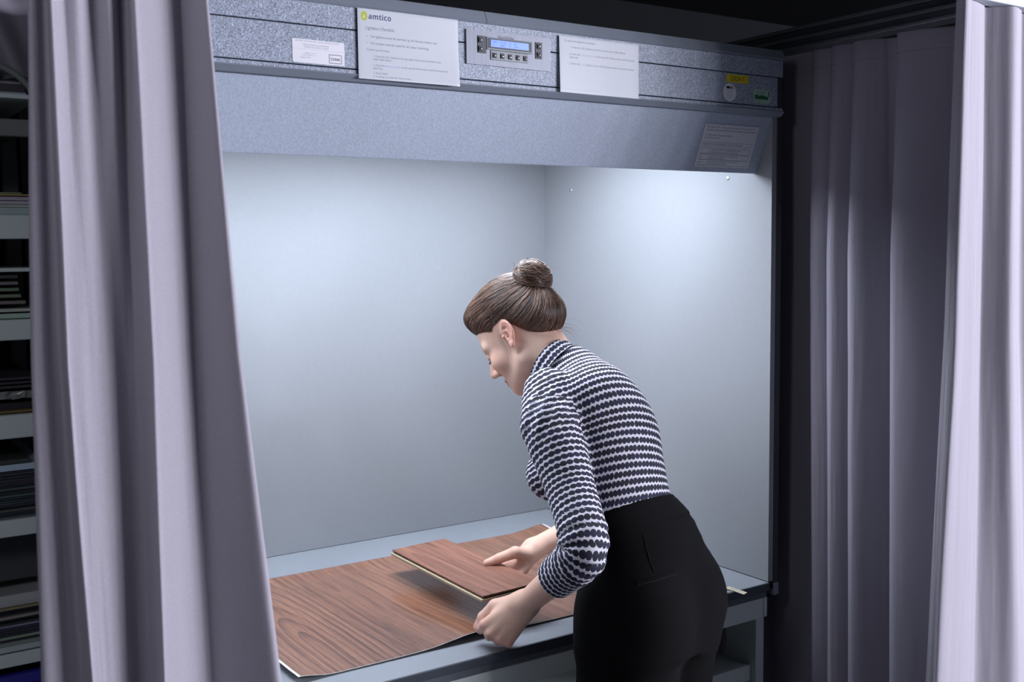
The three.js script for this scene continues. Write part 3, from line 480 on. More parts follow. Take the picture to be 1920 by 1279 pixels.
function netMesh(f, lo, hi, h) { // surface nets on a grid, in blocks so that empty space is skipped
  const nx = Math.ceil((hi.x - lo.x) / h) + 1, ny = Math.ceil((hi.y - lo.y) / h) + 1, nz = Math.ceil((hi.z - lo.z) / h) + 1, B = 6;
  const F = new Float32Array(nx * ny * nz), at3 = (i, j, k) => (k * ny + j) * nx + i;
  for (let k0 = 0; k0 < nz; k0 += B) for (let j0 = 0; j0 < ny; j0 += B) for (let i0 = 0; i0 < nx; i0 += B) {
    const c = f(lo.x + (i0 + B / 2) * h, lo.y + (j0 + B / 2) * h, lo.z + (k0 + B / 2) * h), skip = Math.abs(c) > B * h * 1.6;
    for (let k = k0; k < Math.min(nz, k0 + B); k++) for (let j = j0; j < Math.min(ny, j0 + B); j++) for (let i = i0; i < Math.min(nx, i0 + B); i++) F[at3(i, j, k)] = skip ? c : f(lo.x + i * h, lo.y + j * h, lo.z + k * h);
  }
  const cell = new Int32Array(nx * ny * nz).fill(-1), pos = [], idx = [];
  const E = [[0, 1], [0, 2], [0, 4], [1, 3], [1, 5], [2, 3], [2, 6], [3, 7], [4, 5], [4, 6], [5, 7], [6, 7]], v = new Float32Array(8);
  for (let k = 0; k < nz - 1; k++) for (let j = 0; j < ny - 1; j++) for (let i = 0; i < nx - 1; i++) {
    let neg = 0; for (let c = 0; c < 8; c++) { v[c] = F[at3(i + (c & 1), j + ((c >> 1) & 1), k + (c >> 2))]; if (v[c] < 0) neg++; }
    if (!neg || neg === 8) continue;
    let x = 0, y = 0, z = 0, n = 0;
    for (const [a, b] of E) if ((v[a] < 0) !== (v[b] < 0)) { const t = v[a] / (v[a] - v[b]); x += (a & 1) + t * ((b & 1) - (a & 1)); y += ((a >> 1) & 1) + t * (((b >> 1) & 1) - ((a >> 1) & 1)); z += (a >> 2) + t * ((b >> 2) - (a >> 2)); n++; }
    cell[at3(i, j, k)] = pos.length / 3; pos.push(lo.x + (i + x / n) * h, lo.y + (j + y / n) * h, lo.z + (k + z / n) * h);
  }
  const quad = (a, b, c, d, flip) => { if (a < 0 || b < 0 || c < 0 || d < 0) return; flip ? idx.push(a, c, b, a, d, c) : idx.push(a, b, c, a, c, d); };
  for (let k = 1; k < nz - 1; k++) for (let j = 1; j < ny - 1; j++) for (let i = 1; i < nx - 1; i++) {
    const s = F[at3(i, j, k)] < 0;
    if (s !== F[at3(i + 1, j, k)] < 0) quad(cell[at3(i, j - 1, k - 1)], cell[at3(i, j, k - 1)], cell[at3(i, j, k)], cell[at3(i, j - 1, k)], !s);
    if (s !== F[at3(i, j + 1, k)] < 0) quad(cell[at3(i - 1, j, k - 1)], cell[at3(i - 1, j, k)], cell[at3(i, j, k)], cell[at3(i, j, k - 1)], !s);
    if (s !== F[at3(i, j, k + 1)] < 0) quad(cell[at3(i - 1, j - 1, k)], cell[at3(i, j - 1, k)], cell[at3(i, j, k)], cell[at3(i - 1, j, k)], !s);
  }
  const P = new Float32Array(pos), Nn = new Float32Array(P.length), e = h * 0.6;
  for (let i = 0; i < P.length; i += 3) {
    let [x, y, z] = [P[i], P[i + 1], P[i + 2]], gx, gy, gz;
    for (let it = 0; it < 2; it++) { gx = f(x + e, y, z) - f(x - e, y, z); gy = f(x, y + e, z) - f(x, y - e, z); gz = f(x, y, z + e) - f(x, y, z - e); const l = Math.hypot(gx, gy, gz) || 1; gx /= l; gy /= l; gz /= l; if (!it) { const d = clamp(f(x, y, z), -h * 0.5, h * 0.5); x -= gx * d; y -= gy * d; z -= gz * d; } }
    P[i] = x; P[i + 1] = y; P[i + 2] = z; Nn[i] = gx; Nn[i + 1] = gy; Nn[i + 2] = gz;
  }
  const g = new THREE.BufferGeometry(); g.setAttribute('position', new THREE.BufferAttribute(P, 3)); g.setAttribute('normal', new THREE.BufferAttribute(Nn, 3)); g.setIndex(idx); return g;
}
function paint(g, fn) { const p = g.attributes.position, c = new Float32Array(p.count * 3); for (let i = 0; i < p.count; i++) { const q = fn(p.getX(i), p.getY(i), p.getZ(i)); c[3 * i] = q.r; c[3 * i + 1] = q.g; c[3 * i + 2] = q.b; } g.setAttribute('color', new THREE.BufferAttribute(c, 3)); return g; }
function part(g, keep) { // the triangles whose centre passes the test
  const p = g.attributes.position, ix = g.index.array, out = []; for (let i = 0; i < ix.length; i += 3) { const [a, b, c] = [ix[i], ix[i + 1], ix[i + 2]]; if (keep((p.getX(a) + p.getX(b) + p.getX(c)) / 3, (p.getY(a) + p.getY(b) + p.getY(c)) / 3, (p.getZ(a) + p.getZ(b) + p.getZ(c)) / 3)) out.push(a, b, c); }
  const map = new Map(), P = [], N = [], I = []; const n = g.attributes.normal;
  for (const a of out) { if (!map.has(a)) { map.set(a, P.length / 3); P.push(p.getX(a), p.getY(a), p.getZ(a)); N.push(n.getX(a), n.getY(a), n.getZ(a)); } I.push(map.get(a)); }
  const r = new THREE.BufferGeometry(); r.setAttribute('position', new THREE.Float32BufferAttribute(P, 3)); r.setAttribute('normal', new THREE.Float32BufferAttribute(N, 3)); r.setIndex(I); return r;
}
function wrapUV(g, fn, period) { // uv per triangle, so that the seam of a wrapped u closes
  const q = g.toNonIndexed(), p = q.attributes.position, uv = new Float32Array(p.count * 2);
  for (let i = 0; i < p.count; i += 3) { let u0; for (let k = 0; k < 3; k++) { let [u, v] = fn(p.getX(i + k), p.getY(i + k), p.getZ(i + k)); if (k === 0) u0 = u; else if (u - u0 > period / 2) u -= period; else if (u0 - u > period / 2) u += period; uv[2 * (i + k)] = u; uv[2 * (i + k) + 1] = v; } }
  q.setAttribute('uv', new THREE.BufferAttribute(uv, 2)); return q;
}

// ------------------------------------------------------------------ the woman: joints in metres, taken from pixel and depth
const heading = (deg) => { const a = THREE.MathUtils.degToRad(deg); return V(Math.sin(a), 0, -Math.cos(a)); };
const J = {};
const stationsRaw = [ // px, py, depth, half width, half depth, heading
  [1215, 1200, 2.29, 0.150, 0.114, -12], [1215, 1130, 2.29, 0.152, 0.117, -12], [1208, 1042, 2.292, 0.148, 0.109, -14], [1172, 957, 2.305, 0.122, 0.0935, -20], [1153, 880, 2.338, 0.130, 0.101, -29], [1134, 815, 2.364, 0.146, 0.1115, -37], [1104, 757, 2.39, 0.154, 0.102, -42], [1074, 716, 2.41, 0.114, 0.075, -42], [1048, 690, 2.42, 0.060, 0.058, -40]];
function makeLoft(raw, fine = 5) {
  const C = new THREE.CatmullRomCurve3(raw.map((s) => at(s[0], s[1], s[2])), false, 'centripetal'), n = (raw.length - 1) * fine, st = [];
  for (let i = 0; i <= n; i++) {
    const t = i / n * (raw.length - 1), k = Math.min(raw.length - 2, Math.floor(t)), u = t - k, c = C.getPoint(i / n), T = C.getTangent(i / n);
    const g = (j) => { const p0 = raw[Math.max(0, k - 1)][j], p1 = raw[k][j], p2 = raw[k + 1][j], p3 = raw[Math.min(raw.length - 1, k + 2)][j]; return 0.5 * (2 * p1 + (p2 - p0) * u + (2 * p0 - 5 * p1 + 4 * p2 - p3) * u * u + (3 * p1 - p0 - 3 * p2 + p3) * u * u * u); };
    const h = heading(g(5)), L = T.clone().cross(h).normalize().negate(); // to her left
    const D = L.clone().cross(T).normalize(); if (D.dot(h) < 0) D.negate();
    st.push({ c, T, L, D, a: g(3), b: g(4), s: i ? st[i - 1].s + c.distanceTo(st[i - 1].c) : 0 });
  }
  const out = { d: 0, s: 0, th: 0, x: 0, y: 0 };
  const query = (x, y, z) => {
    let best = 1e9, bi = 0, bt = 0;
    for (let i = 0; i < n; i++) { const a = st[i].c, b = st[i + 1].c, dx = b.x - a.x, dy = b.y - a.y, dz = b.z - a.z, l2 = dx * dx + dy * dy + dz * dz; let t = ((x - a.x) * dx + (y - a.y) * dy + (z - a.z) * dz) / l2; t = clamp(t, 0, 1); const ex = x - a.x - dx * t, ey = y - a.y - dy * t, ez = z - a.z - dz * t, q = ex * ex + ey * ey + ez * ez; if (q < best) { best = q; bi = i; bt = t; } }
    const A = st[bi], Bb = st[bi + 1], m = (p, q) => p + (q - p) * bt;
    const ox = x - m(A.c.x, Bb.c.x), oy = y - m(A.c.y, Bb.c.y), oz = z - m(A.c.z, Bb.c.z);
    const lx = ox * m(A.L.x, Bb.L.x) + oy * m(A.L.y, Bb.L.y) + oz * m(A.L.z, Bb.L.z), ly = ox * m(A.D.x, Bb.D.x) + oy * m(A.D.y, Bb.D.y) + oz * m(A.D.z, Bb.D.z), lt = ox * m(A.T.x, Bb.T.x) + oy * m(A.T.y, Bb.T.y) + oz * m(A.T.z, Bb.T.z);
    const a = m(A.a, Bb.a), b = m(A.b, Bb.b), X = lx / a, Y = ly / b, k = Math.sqrt(X * X + Y * Y), gr = Math.hypot(X / a, Y / b);
    let d = k < 1e-5 ? -Math.min(a, b) : k * (k - 1) / gr; d = Math.max(d, -Math.min(a, b));
    const over = (bi === 0 && bt <= 0) || (bi === n - 1 && bt >= 1) ? Math.abs(lt) : 0;
    out.d = over > 0 ? (d > 0 ? Math.hypot(d, over) : Math.max(d, over)) : d; out.s = m(A.s, Bb.s); out.th = Math.atan2(Y, X); out.x = lx; out.y = ly; return out;
  };
  return { st, query, len: st[n].s, C };
}
const torso = makeLoft(stationsRaw);
const neckBase = at(1048, 690, 2.42);
// head frame
const HH = heading(-30), pit = THREE.MathUtils.degToRad(40);
const hF = HH.clone().multiplyScalar(Math.cos(pit)).add(V(0, -Math.sin(pit), 0)), hU = HH.clone().multiplyScalar(Math.sin(pit)).add(V(0, Math.cos(pit), 0)), hR = hF.clone().cross(hU);
const hO = at(949, 632, 2.40).addScaledVector(hR, 0.073);
const toHead = (x, y, z, o) => { const X = x - hO.x, Y = y - hO.y, Z = z - hO.z; o[0] = X * hF.x + Y * hF.y + Z * hF.z; o[1] = X * hU.x + Y * hU.y + Z * hU.z; o[2] = X * hR.x + Y * hR.y + Z * hR.z; return o; };
const fromHead = (f, u, l) => hO.clone().addScaledVector(hF, f).addScaledVector(hU, u).addScaledVector(hR, l);
const neckTop = fromHead(-0.028, -0.045, 0);
// arms: joint, radius
const armL = { pts: [at(1030, 738, 2.29), at(1031, 797, 2.245), at(1066, 905, 2.185), at(1093, 1030, 2.110), at(1050, 1078, 2.165), at(986, 1132, 2.254)], r: [0.050, 0.056, 0.046, 0.041, 0.038, 0.0250] };
const armR = { pts: [at(1085, 735, 2.53), at(1090, 780, 2.56), at(1105, 870, 2.65), at(1118, 966, 2.74), at(1062, 1000, 2.68), at(1001, 1029, 2.605)], r: [0.050, 0.055, 0.047, 0.042, 0.037, 0.0255] };
function armPath(a, n = 30, pts = a.pts) { const c = new THREE.CatmullRomCurve3(pts, false, 'centripetal'), o = []; for (let i = 0; i <= n; i++) { const t = i / n * (a.pts.length - 1), k = Math.min(a.pts.length - 2, Math.floor(t)); o.push({ c: c.getPoint(i / n), r: lerp(a.r[k], a.r[k + 1], t - k), s: i ? o[i - 1].s + c.getPoint(i / n).distanceTo(o[i - 1].c) : 0 }); } return o; }
const outer = (a) => { const P = a.pts.slice(); P[0] = P[1].clone().addScaledVector(P[1].clone().sub(P[2]), 0.6); const e = P[3], b = P[2].clone().sub(e).normalize().add(P[5].clone().sub(e).normalize()).normalize().negate(); return P.map((p, i) => p.clone().addScaledVector(b, [0, 0, 0.010, 0.029, 0.010, 0][i])); };
const even = (p) => tangents(p);
const uvPathL = even(armPath(armL, 48, outer(armL))), uvPathR = even(armPath(armR, 48, outer(armR)));
const pathL = armPath(armL), pathR = armPath(armR);
const aq = { d: 0, s: 0, ox: 0, oy: 0, oz: 0, i: 0 };
function armQuery(path, x, y, z) { let best = 1e9; for (let i = 0; i < path.length - 1; i++) { const a = path[i].c, b = path[i + 1].c, dx = b.x - a.x, dy = b.y - a.y, dz = b.z - a.z; const t = clamp(((x - a.x) * dx + (y - a.y) * dy + (z - a.z) * dz) / (dx * dx + dy * dy + dz * dz), 0, 1), ex = x - a.x - dx * t, ey = y - a.y - dy * t, ez = z - a.z - dz * t, d = Math.sqrt(ex * ex + ey * ey + ez * ez) - lerp(path[i].r, path[i + 1].r, t); if (d < best) { best = d; aq.d = d; aq.s = lerp(path[i].s, path[i + 1].s, t); aq.ox = ex; aq.oy = ey; aq.oz = ez; aq.i = i; } } return aq; }
const breasts = [at(1038, 888, 2.33), at(1050, 884, 2.47)];

function tangents(path) { path.forEach((q, i) => { q.T = path[Math.min(path.length - 1, i + 1)].c.clone().sub(path[Math.max(0, i - 1)].c).normalize(); }); return path; }
function along(path, x, y, z) { // arc length where the plane across the path holds the point
  let best = 1e9, s = 0; const n = path.length - 1, g = (q) => (x - q.c.x) * q.T.x + (y - q.c.y) * q.T.y + (z - q.c.z) * q.T.z;
  let g0 = g(path[0]); if (g0 < 0) { best = Math.hypot(x - path[0].c.x, y - path[0].c.y, z - path[0].c.z); s = g0; }
  for (let i = 0; i < n; i++) { const g1 = g(path[i + 1]); if (g0 >= 0 && g1 < 0) { const t = g0 / (g0 - g1), a = path[i].c, b = path[i + 1].c, d = Math.hypot(x - lerp(a.x, b.x, t), y - lerp(a.y, b.y, t), z - lerp(a.z, b.z, t)); if (d < best) { best = d; s = lerp(path[i].s, path[i + 1].s, t); } } g0 = g1; }
  if (g0 >= 0) { const q = path[n]; if (Math.hypot(x - q.c.x, y - q.c.y, z - q.c.z) < best) s = q.s + g0; } return s;
}
// ---- hands
function handBones(W, F0, N0, left, flex, thumbPts, size = 1) {
  const F = F0.clone().normalize(), N = N0.clone().addScaledVector(F, -N0.dot(F)).normalize(), S = left ? F.clone().cross(N) : N.clone().cross(F);
  const P = (f, n, s) => W.clone().addScaledVector(F, f * size).addScaledVector(N, n * size).addScaledVector(S, s * size), bones = [];
  const mcp = [[0.086, 0.001, 0.0265], [0.090, 0.003, 0.0075], [0.085, 0.001, -0.0115], [0.076, -0.003, -0.0285]], len = [[0.040, 0.024, 0.020], [0.044, 0.027, 0.021], [0.041, 0.025, 0.021], [0.032, 0.019, 0.018]], rad = [0.0094, 0.0096, 0.009, 0.008];
  const root = [[0.0, 0, 0.013], [0, 0.001, 0.005], [0, 0.001, -0.005], [0, 0, -0.012]], palm = [], fingers = [], nails = [];
  for (let k = 0; k < 4; k++) {
    palm.push([P(...root[k]), P(...mcp[k]), 0.0145 * size, (rad[k] + 0.0018) * size]);
    let a = 0, p = mcp[k].slice(), r = rad[k]; const fan = [0.06, 0.0, -0.05, -0.12][k], chain = [];
    for (let j = 0; j < 3; j++) { a += THREE.MathUtils.degToRad(flex[k][j]); const q = [p[0] + len[k][j] * Math.cos(a) * Math.cos(fan), p[1] - len[k][j] * Math.sin(a), p[2] + len[k][j] * Math.cos(a) * Math.sin(fan)]; chain.push([P(...p), P(...q), r * size, (r - 0.0009) * size]); p = q; r -= 0.0009; }
    fingers.push(chain); nails.push(P(...p));
  }
  const th = thumbPts(P), tr = [0.0190, 0.0152, 0.0128, 0.0096], chain = []; for (let j = 0; j < 3; j++) chain.push([th[j], th[j + 1], tr[j] * size, tr[j + 1] * size]); fingers.push(chain); nails.push(th[3]);
  return { palm, fingers, nails, F, N, S, P };
}
function handField(h, W, fore, rw) {
  return (x, y, z) => {
    let d = cone(x, y, z, fore, W, 0.033, rw); let p = 1e9;
    for (const b of h.palm) p = smin(p, cone(x, y, z, ...b), 0.012);
    for (const ch of h.fingers) { let g = 1e9; for (const b of ch) g = smin(g, cone(x, y, z, ...b), 0.004); p = smin(p, g, ch === h.fingers[4] ? 0.012 : 0.005); }
    return smin(d, p, 0.018);
  };
}
const WL = armL.pts[5], WR = armR.pts[5];
const handL = handBones(WL, at(930, 1188, 2.2445).sub(WL), UP.clone().multiplyScalar(0.22).addScaledVector(FW, -1).addScaledVector(RT, -0.1), true, [[70, 80, 40], [80, 92, 50], [82, 92, 50], [82, 88, 50]], (P) => [P(0.016, -0.008, 0.016), P(0.048, -0.020, 0.038), P(0.080, -0.034, 0.040), P(0.102, -0.046, 0.036)], 1.07);
const handR = handBones(WR, at(944, 1088, 2.565).sub(WR), FW.clone().multiplyScalar(0.5).addScaledVector(UP, -0.8), false, [[12, 14, 10], [14, 16, 12], [18, 18, 12], [24, 20, 14]], () => [at(990, 1040, 2.58), at(966, 1036, 2.562), at(937, 1047, 2.57), at(913, 1056, 2.578)], 0.93);
const fieldL = handField(handL, WL, pathL[22].c, 0.0245), fieldR = handField(handR, WR, pathR[22].c, 0.0245);

// ---- head
const hq = [0, 0, 0];
function earField(f, u, q) { // q: distance from the middle plane, outward
  const cs = 0.966, sn = 0.259, F = f + 0.010, Uu = u - 0.004, ex = F * cs + Uu * sn, ey = Uu * cs - F * sn, wide = ey > 0 ? 0.0185 : 0.0185 + ey * 0.26;
  if (Math.hypot(ex, ey) > 0.06 || q < 0.05) return Math.max(0.012, Math.hypot(ex, ey, q - 0.078) - 0.035);
  const e = q - (0.0715 - ex * 0.42 + 0.0015), k = Math.hypot(ex / wide, ey / 0.0305), rim = (k - 1) * Math.min(wide, 0.022);
  let d = Math.max(rim, Math.abs(e) - 0.0022);
  const ang = Math.atan2(ey, ex), front = sstep(-2.4, -1.7, ang) * sstep(0.45, -0.3, ang); // no rim at the lower front
  d = smin(d, Math.hypot(rim + 0.0028, e - 0.0022) - 0.0031 + front * 0.004, 0.003);
  d = smin(d, Math.hypot((k - 0.58) * wide, e - 0.0012) - 0.0024 + front * 0.004 + (ey < -0.012 ? 0.004 : 0), 0.003);
  d = smin(d, Math.hypot(ex - 0.0145, ey + 0.004, (e - 0.0055) * 0.8) - 0.0042, 0.004);
  d = smin(d, ell(ex, ey, e, 0.003, -0.0265, 0.001, 0.0072, 0.0075, 0.0042), 0.004);
  d = smax(d, -ell(ex, ey, e, 0.006, -0.003, 0.003, 0.0062, 0.0085, 0.0068), 0.0025);
  d = smax(d, -ell(ex, ey, e, 0.003, 0.0115, 0.0035, 0.006, 0.005, 0.0036), 0.0025);
  return d;
}
function headField(x, y, z) {
  toHead(x, y, z, hq); const f = hq[0], u = hq[1], l = hq[2], q = Math.abs(l);
  let d = ell(f, u, q, -0.012, 0.045, 0, 0.097, 0.082, 0.074);
  d = smin(d, ell(f, u, q, 0.042, -0.02, 0, 0.050, 0.080, 0.056), 0.03);
  d = smin(d, ell(f, u, q, 0.058, -0.074, 0, 0.030, 0.026, 0.030), 0.03);
  const A = V(0.006, -0.058, 0.050), Bc = V(0.074, -0.094, 0.014); d = smin(d, cone(f, u, q, A, Bc, 0.017, 0.0145), 0.022);
  d = smin(d, ell(f, u, q, 0.082, -0.098, 0, 0.013, 0.012, 0.013), 0.014);
  d = smin(d, ell(f, u, q, 0.060, -0.027, 0.039, 0.022, 0.020, 0.020), 0.022);
  d = smin(d, cone(f, u, q, V(0.083, 0.019, 0.010), V(0.066, 0.018, 0.046), 0.0095, 0.0085), 0.016);
  d = smax(d, -ell(f, u, q, 0.093, -0.001, 0.032, 0.015, 0.012, 0.018), 0.014);
  d = smin(d, ell(f, u, q, 0.0735, -0.001, 0.032, 0.0135, 0.0125, 0.0145), 0.003);
  d = smin(d, cone(f, u, q, V(0.086, 0.010, 0), V(0.1125, -0.030, 0), 0.0075, 0.0098), 0.012);
  d = smin(d, ell(f, u, q, 0.101, -0.035, 0.0105, 0.0095, 0.0078, 0.0075), 0.007);
  d = smax(d, -ell(f, u, q, 0.106, -0.0425, 0.007, 0.006, 0.004, 0.0034), 0.003);
  d = smin(d, cone(f, u, q, V(0.0955, -0.060, 0), V(0.082, -0.0645, 0.022), 0.0068, 0.0034), 0.006);
  d = smin(d, cone(f, u, q, V(0.094, -0.0725, 0), V(0.082, -0.0675, 0.021), 0.0074, 0.0032), 0.006);
  d = smax(d, -(cone(f, u, q, V(0.103, -0.0660, 0), V(0.085, -0.0665, 0.024), 0.0016, 0.0012)), 0.002);
  d = smin(d, cone(x, y, z, neckTop, neckBase, 0.0535, 0.052), 0.035);
  return smin(d, earField(f, u, q), 0.005);
}
const LINE = [[-0.2, -0.058], [-0.085, -0.058], [-0.064, -0.05], [-0.044, -0.024], [-0.030, 0.006], [-0.015, 0.034], [0.004, 0.038], [0.012, 0.024], [0.022, 0.017], [0.042, 0.030], [0.066, 0.053], [0.1, 0.074], [0.2, 0.08]];
function hairLine(f) { for (let i = 1; i < LINE.length; i++) if (f < LINE[i][0]) { const t = (f - LINE[i - 1][0]) / (LINE[i][0] - LINE[i - 1][0]); return lerp(LINE[i - 1][1], LINE[i][1], t); } return 0.08; }
function hairShell(f, u, l) {
  const q = Math.abs(l), g = u - hairLine(f);
  let d = ell(f, u, q, -0.012, 0.047, 0, 0.104, 0.092, 0.083); d = smin(d, ell(f, u, q, -0.070, -0.004, 0, 0.053, 0.056, 0.066), 0.04);
  d = smin(d, ell(f, u, q, 0.048, 0.082, 0, 0.046, 0.043, 0.060), 0.03);
  const ang = Math.atan2(l, u - 0.05); d += 0.0014 * fbm(ang * 9, f * 12, 3, 3);
  d += 0.0115 * (1 - sstep(-0.004, 0.055, g)) * (f > 0 ? 1 : 0.75); return smax(d, -g * 0.75 - 0.001, 0.006);
}
const hairField = (x, y, z) => { toHead(x, y, z, hq); return hairShell(hq[0], hq[1], hq[2]); };
const BUN = [-0.104, 0.079, 0], bunAxis = V(-0.80, 0.60, 0).normalize(); // in head coordinates

// ------------------------------------------------------------------ person
{
  const person = thing('person', 'woman with a hair bun in dotted blouse and black trousers bending over the table', 'person', [0, 0, 0]);
  const skinC = srgb(234, 192, 170), pink = srgb(226, 158, 146), lip = srgb(168, 92, 88), pale = srgb(238, 202, 182), brow = srgb(96, 68, 56), mix = new THREE.Color();
  const skin = phy({ vertexColors: true, roughness: 0.48, sheen: 0.25, sheenColor: srgb(255, 190, 170), sheenRoughness: 0.5, specularIntensity: 0.6 });
  const headG = paint(netMesh(headField, hO.clone().add(V(-0.19, -0.21, -0.19)), hO.clone().add(V(0.19, 0.2, 0.19)), 0.0024), (x, y, z) => {
    toHead(x, y, z, hq); const [f, u, l] = hq, q = Math.abs(l); mix.copy(skinC); mix.lerp(pale, 0.5 * sstep(0, 0.1, noise(x * 30, y * 30, z * 30)));
    mix.lerp(pink, 0.42 * Math.exp(-(Math.pow((f - 0.062) / 0.026, 2) + Math.pow((u + 0.028) / 0.024, 2) + Math.pow((q - 0.045) / 0.03, 2))));
    mix.lerp(pink, 0.62 * sstep(0.066, 0.080, q) * sstep(-0.045, -0.02, u)); mix.lerp(pink, 0.5 * sstep(0.098, 0.114, f) * sstep(-0.055, -0.02, u) * (u < 0.0 ? 1 : 0));
    mix.lerp(lip, 0.85 * sstep(0.0115, 0.006, Math.hypot((u + 0.0665) * 1.05, 0.24 * Math.max(0, q - 0.012))) * sstep(0.078, 0.084, f) * sstep(0.027, 0.021, q));
    mix.lerp(brow, 0.8 * sstep(0.0052, 0.002, Math.abs(u - 0.0225 - 0.14 * (0.03 - Math.abs(q - 0.032)))) * sstep(0.052, 0.046, q) * sstep(0.009, 0.014, q) * sstep(0.05, 0.06, f));
    mix.lerp(brow, 0.3 * sstep(0.004, 0.001, Math.abs(u + 0.006)) * sstep(0.02, 0.016, Math.abs(q - 0.032)) * sstep(0.07, 0.075, f)); return mix;
  });
  const paintHand = (h) => (x, y, z) => { mix.copy(skinC); const k = Math.min(...h.fingers.flatMap((c) => [c[0][1], c[1][1], c[0][0]].map((b) => Math.hypot(x - b.x, y - b.y, z - b.z)))); mix.lerp(pink, 0.45 * sstep(0.022, 0.008, k)); const n = Math.min(...h.nails.map((b) => Math.hypot(x - b.x, y - b.y, z - b.z))); mix.lerp(pink, 0.5 * sstep(0.02, 0.006, n)); mix.lerp(pale, 0.3 * noise(x * 60, y * 60, z * 60)); return mix; };
  const around = (h, W, fore) => { const lo = W.clone(), hi = W.clone(); for (const c of [...h.fingers.flat(), ...h.palm, [fore, W]]) for (const p of c.slice(0, 2)) { lo.min(p); hi.max(p); } return [lo.subScalar(0.045), hi.addScalar(0.045)]; };
  const [l0, l1] = around(handL, WL, pathL[22].c), [r0, r1] = around(handR, WR, pathR[22].c);
  const gL = paint(netMesh(fieldL, l0, l1, 0.0022), paintHand(handL)), gR = paint(netMesh(fieldR, r0, r1, 0.0022), paintHand(handR));
  const coreG = paint(netMesh((x, y, z) => { let d = torso.query(x, y, z).d; d = smin(d, armQuery(pathL, x, y, z).d, 0.03); d = smin(d, armQuery(pathR, x, y, z).d, 0.03); d = smin(d, cone(x, y, z, neckTop, neckBase, 0.05, 0.054), 0.03); return d + 0.012; }, V(-1.0, 0.75, -0.55), V(-0.1, 1.6, 0.5), 0.014), () => skinC);
  const body = mesh('body', mergeGeometries([headG, gL, gR, coreG]), skin, person);
  const lashM = std({ color: srgb(22, 17, 16), roughness: 0.7 });
  for (const s of [-1, 1]) {
    const lashes = []; for (let i = 0; i < 11; i++) { const t = i / 10, q = 0.022 + t * 0.022, f = 0.0865 - Math.pow(t, 2) * 0.011 - 0.001, u = -0.0075; lashes.push(tube([fromHead(f, u, s * q), fromHead(f + 0.005, u - 0.0035, s * (q + 0.001 + t * 0.002)), fromHead(f + 0.009, u - 0.004, s * (q + 0.002 + t * 0.003))], 0.00055, 4, 4, (k) => 1 - 0.7 * k)); }
    lashes.push(tube([0, 0.25, 0.5, 0.75, 1].map((t) => fromHead(0.087 - t * t * 0.012 - 0.0007, -0.0072, s * (0.021 + t * 0.024))), 0.0011, 12, 5)); const m = mesh('eyelashes', mergeGeometries(lashes), lashM, body); m.userData.kind = 'stuff';
  }
  // hair
  const streak = dataTex(1024, 128, (x, y) => { const n = fbm(x * 0.25, y * 0.03, 4, 3) + 0.5 * noise(x * 0.9, y * 0.02, 7); const t = clamp(0.5 + 0.75 * n, 0, 1); return [lerp(48, 132, t), lerp(34, 98, t), lerp(28, 78, t)]; });
  /* angle round the bun, distance */ const bunQ = (x, y, z) => { toHead(x, y, z, hq); const a = hq[0] - BUN[0], b = hq[1] - BUN[1], c = hq[2], ax = a * bunAxis.x + b * bunAxis.y, s = -a * bunAxis.y + b * bunAxis.x; return [Math.atan2(c, s), Math.hypot(a, b, c), ax, Math.hypot(s, c)]; };
  const hairM = phy({ map: streak, roughness: 0.42, sheen: 0.2, sheenColor: srgb(190, 150, 120), specularIntensity: 0.7 });
  const hairG = wrapUV(netMesh(hairField, hO.clone().add(V(-0.2, -0.16, -0.2)), hO.clone().add(V(0.2, 0.2, 0.2)), 0.003), (x, y, z) => { const [th, r] = bunQ(x, y, z); return [(th + 0.6 * Math.sin(th) * (r / 0.1 - 0.12)) / (2 * Math.PI) * 3, r * 3]; }, 3);
  const hair = mesh('hair', hairG, hairM, person);
  const strandM = std({ vertexColors: true, roughness: 0.4 });
  const tone = (g, t) => { const c = srgb(lerp(56, 178, t), lerp(40, 138, t), lerp(33, 112, t)); return paint(g, () => c); };
  const centre = [-0.02, 0.035, 0];
  const onHair = (d) => { let lo = 0.03, hi = 0.2; for (let i = 0; i < 16; i++) { const m = (lo + hi) / 2; if (hairShell(centre[0] + d[0] * m, centre[1] + d[1] * m, centre[2] + d[2] * m) < 0) lo = m; else hi = m; } return lo; };
  { const strands = []; const bd = V(BUN[0] - centre[0], BUN[1] - centre[1], 0).normalize();
    for (let i = 0; i < 1700; i++) {
      const a = rr(0, Math.PI * 2), pol = rr(0.2, 2.6), side = V(0, 0, 1), up = bd.clone().cross(side).normalize();
      const d0 = bd.clone().multiplyScalar(Math.cos(pol)).addScaledVector(up, Math.sin(pol) * Math.cos(a)).addScaledVector(side, Math.sin(pol) * Math.sin(a));
      const pts = []; const span = Math.min(pol - 0.12, rr(0.5, 1.5)); const wob = rr(-0.09, 0.09);
      for (let k = 0; k <= 8; k++) { const p = pol - span * k / 8, aa = a - 0.6 * Math.sin(a) * (p - 0.12) + wob * Math.sin(k / 8 * 3); const d = bd.clone().multiplyScalar(Math.cos(p)).addScaledVector(up, Math.sin(p) * Math.cos(aa)).addScaledVector(side, Math.sin(p) * Math.sin(aa)); const r = onHair([d.x, d.y, d.z]); const f = centre[0] + d.x * r, u = centre[1] + d.y * r; if (r < 0.035 || u - hairLine(f) < 0.001) continue; pts.push(fromHead(f + d.x * 0.0006, u + d.y * 0.0006, d.z * (r + 0.0006))); }
      if (pts.length > 4) strands.push(tone(tube(pts, rr(0.0005, 0.0010), 10, 4, (t) => 0.25 + 0.75 * Math.sin(Math.PI * t)), clamp(rr(-0.25, 0.8), 0, 1)));
    }
    const m = mesh('hair_strands', mergeGeometries(strands), strandM, hair); m.userData.kind = 'stuff'; }
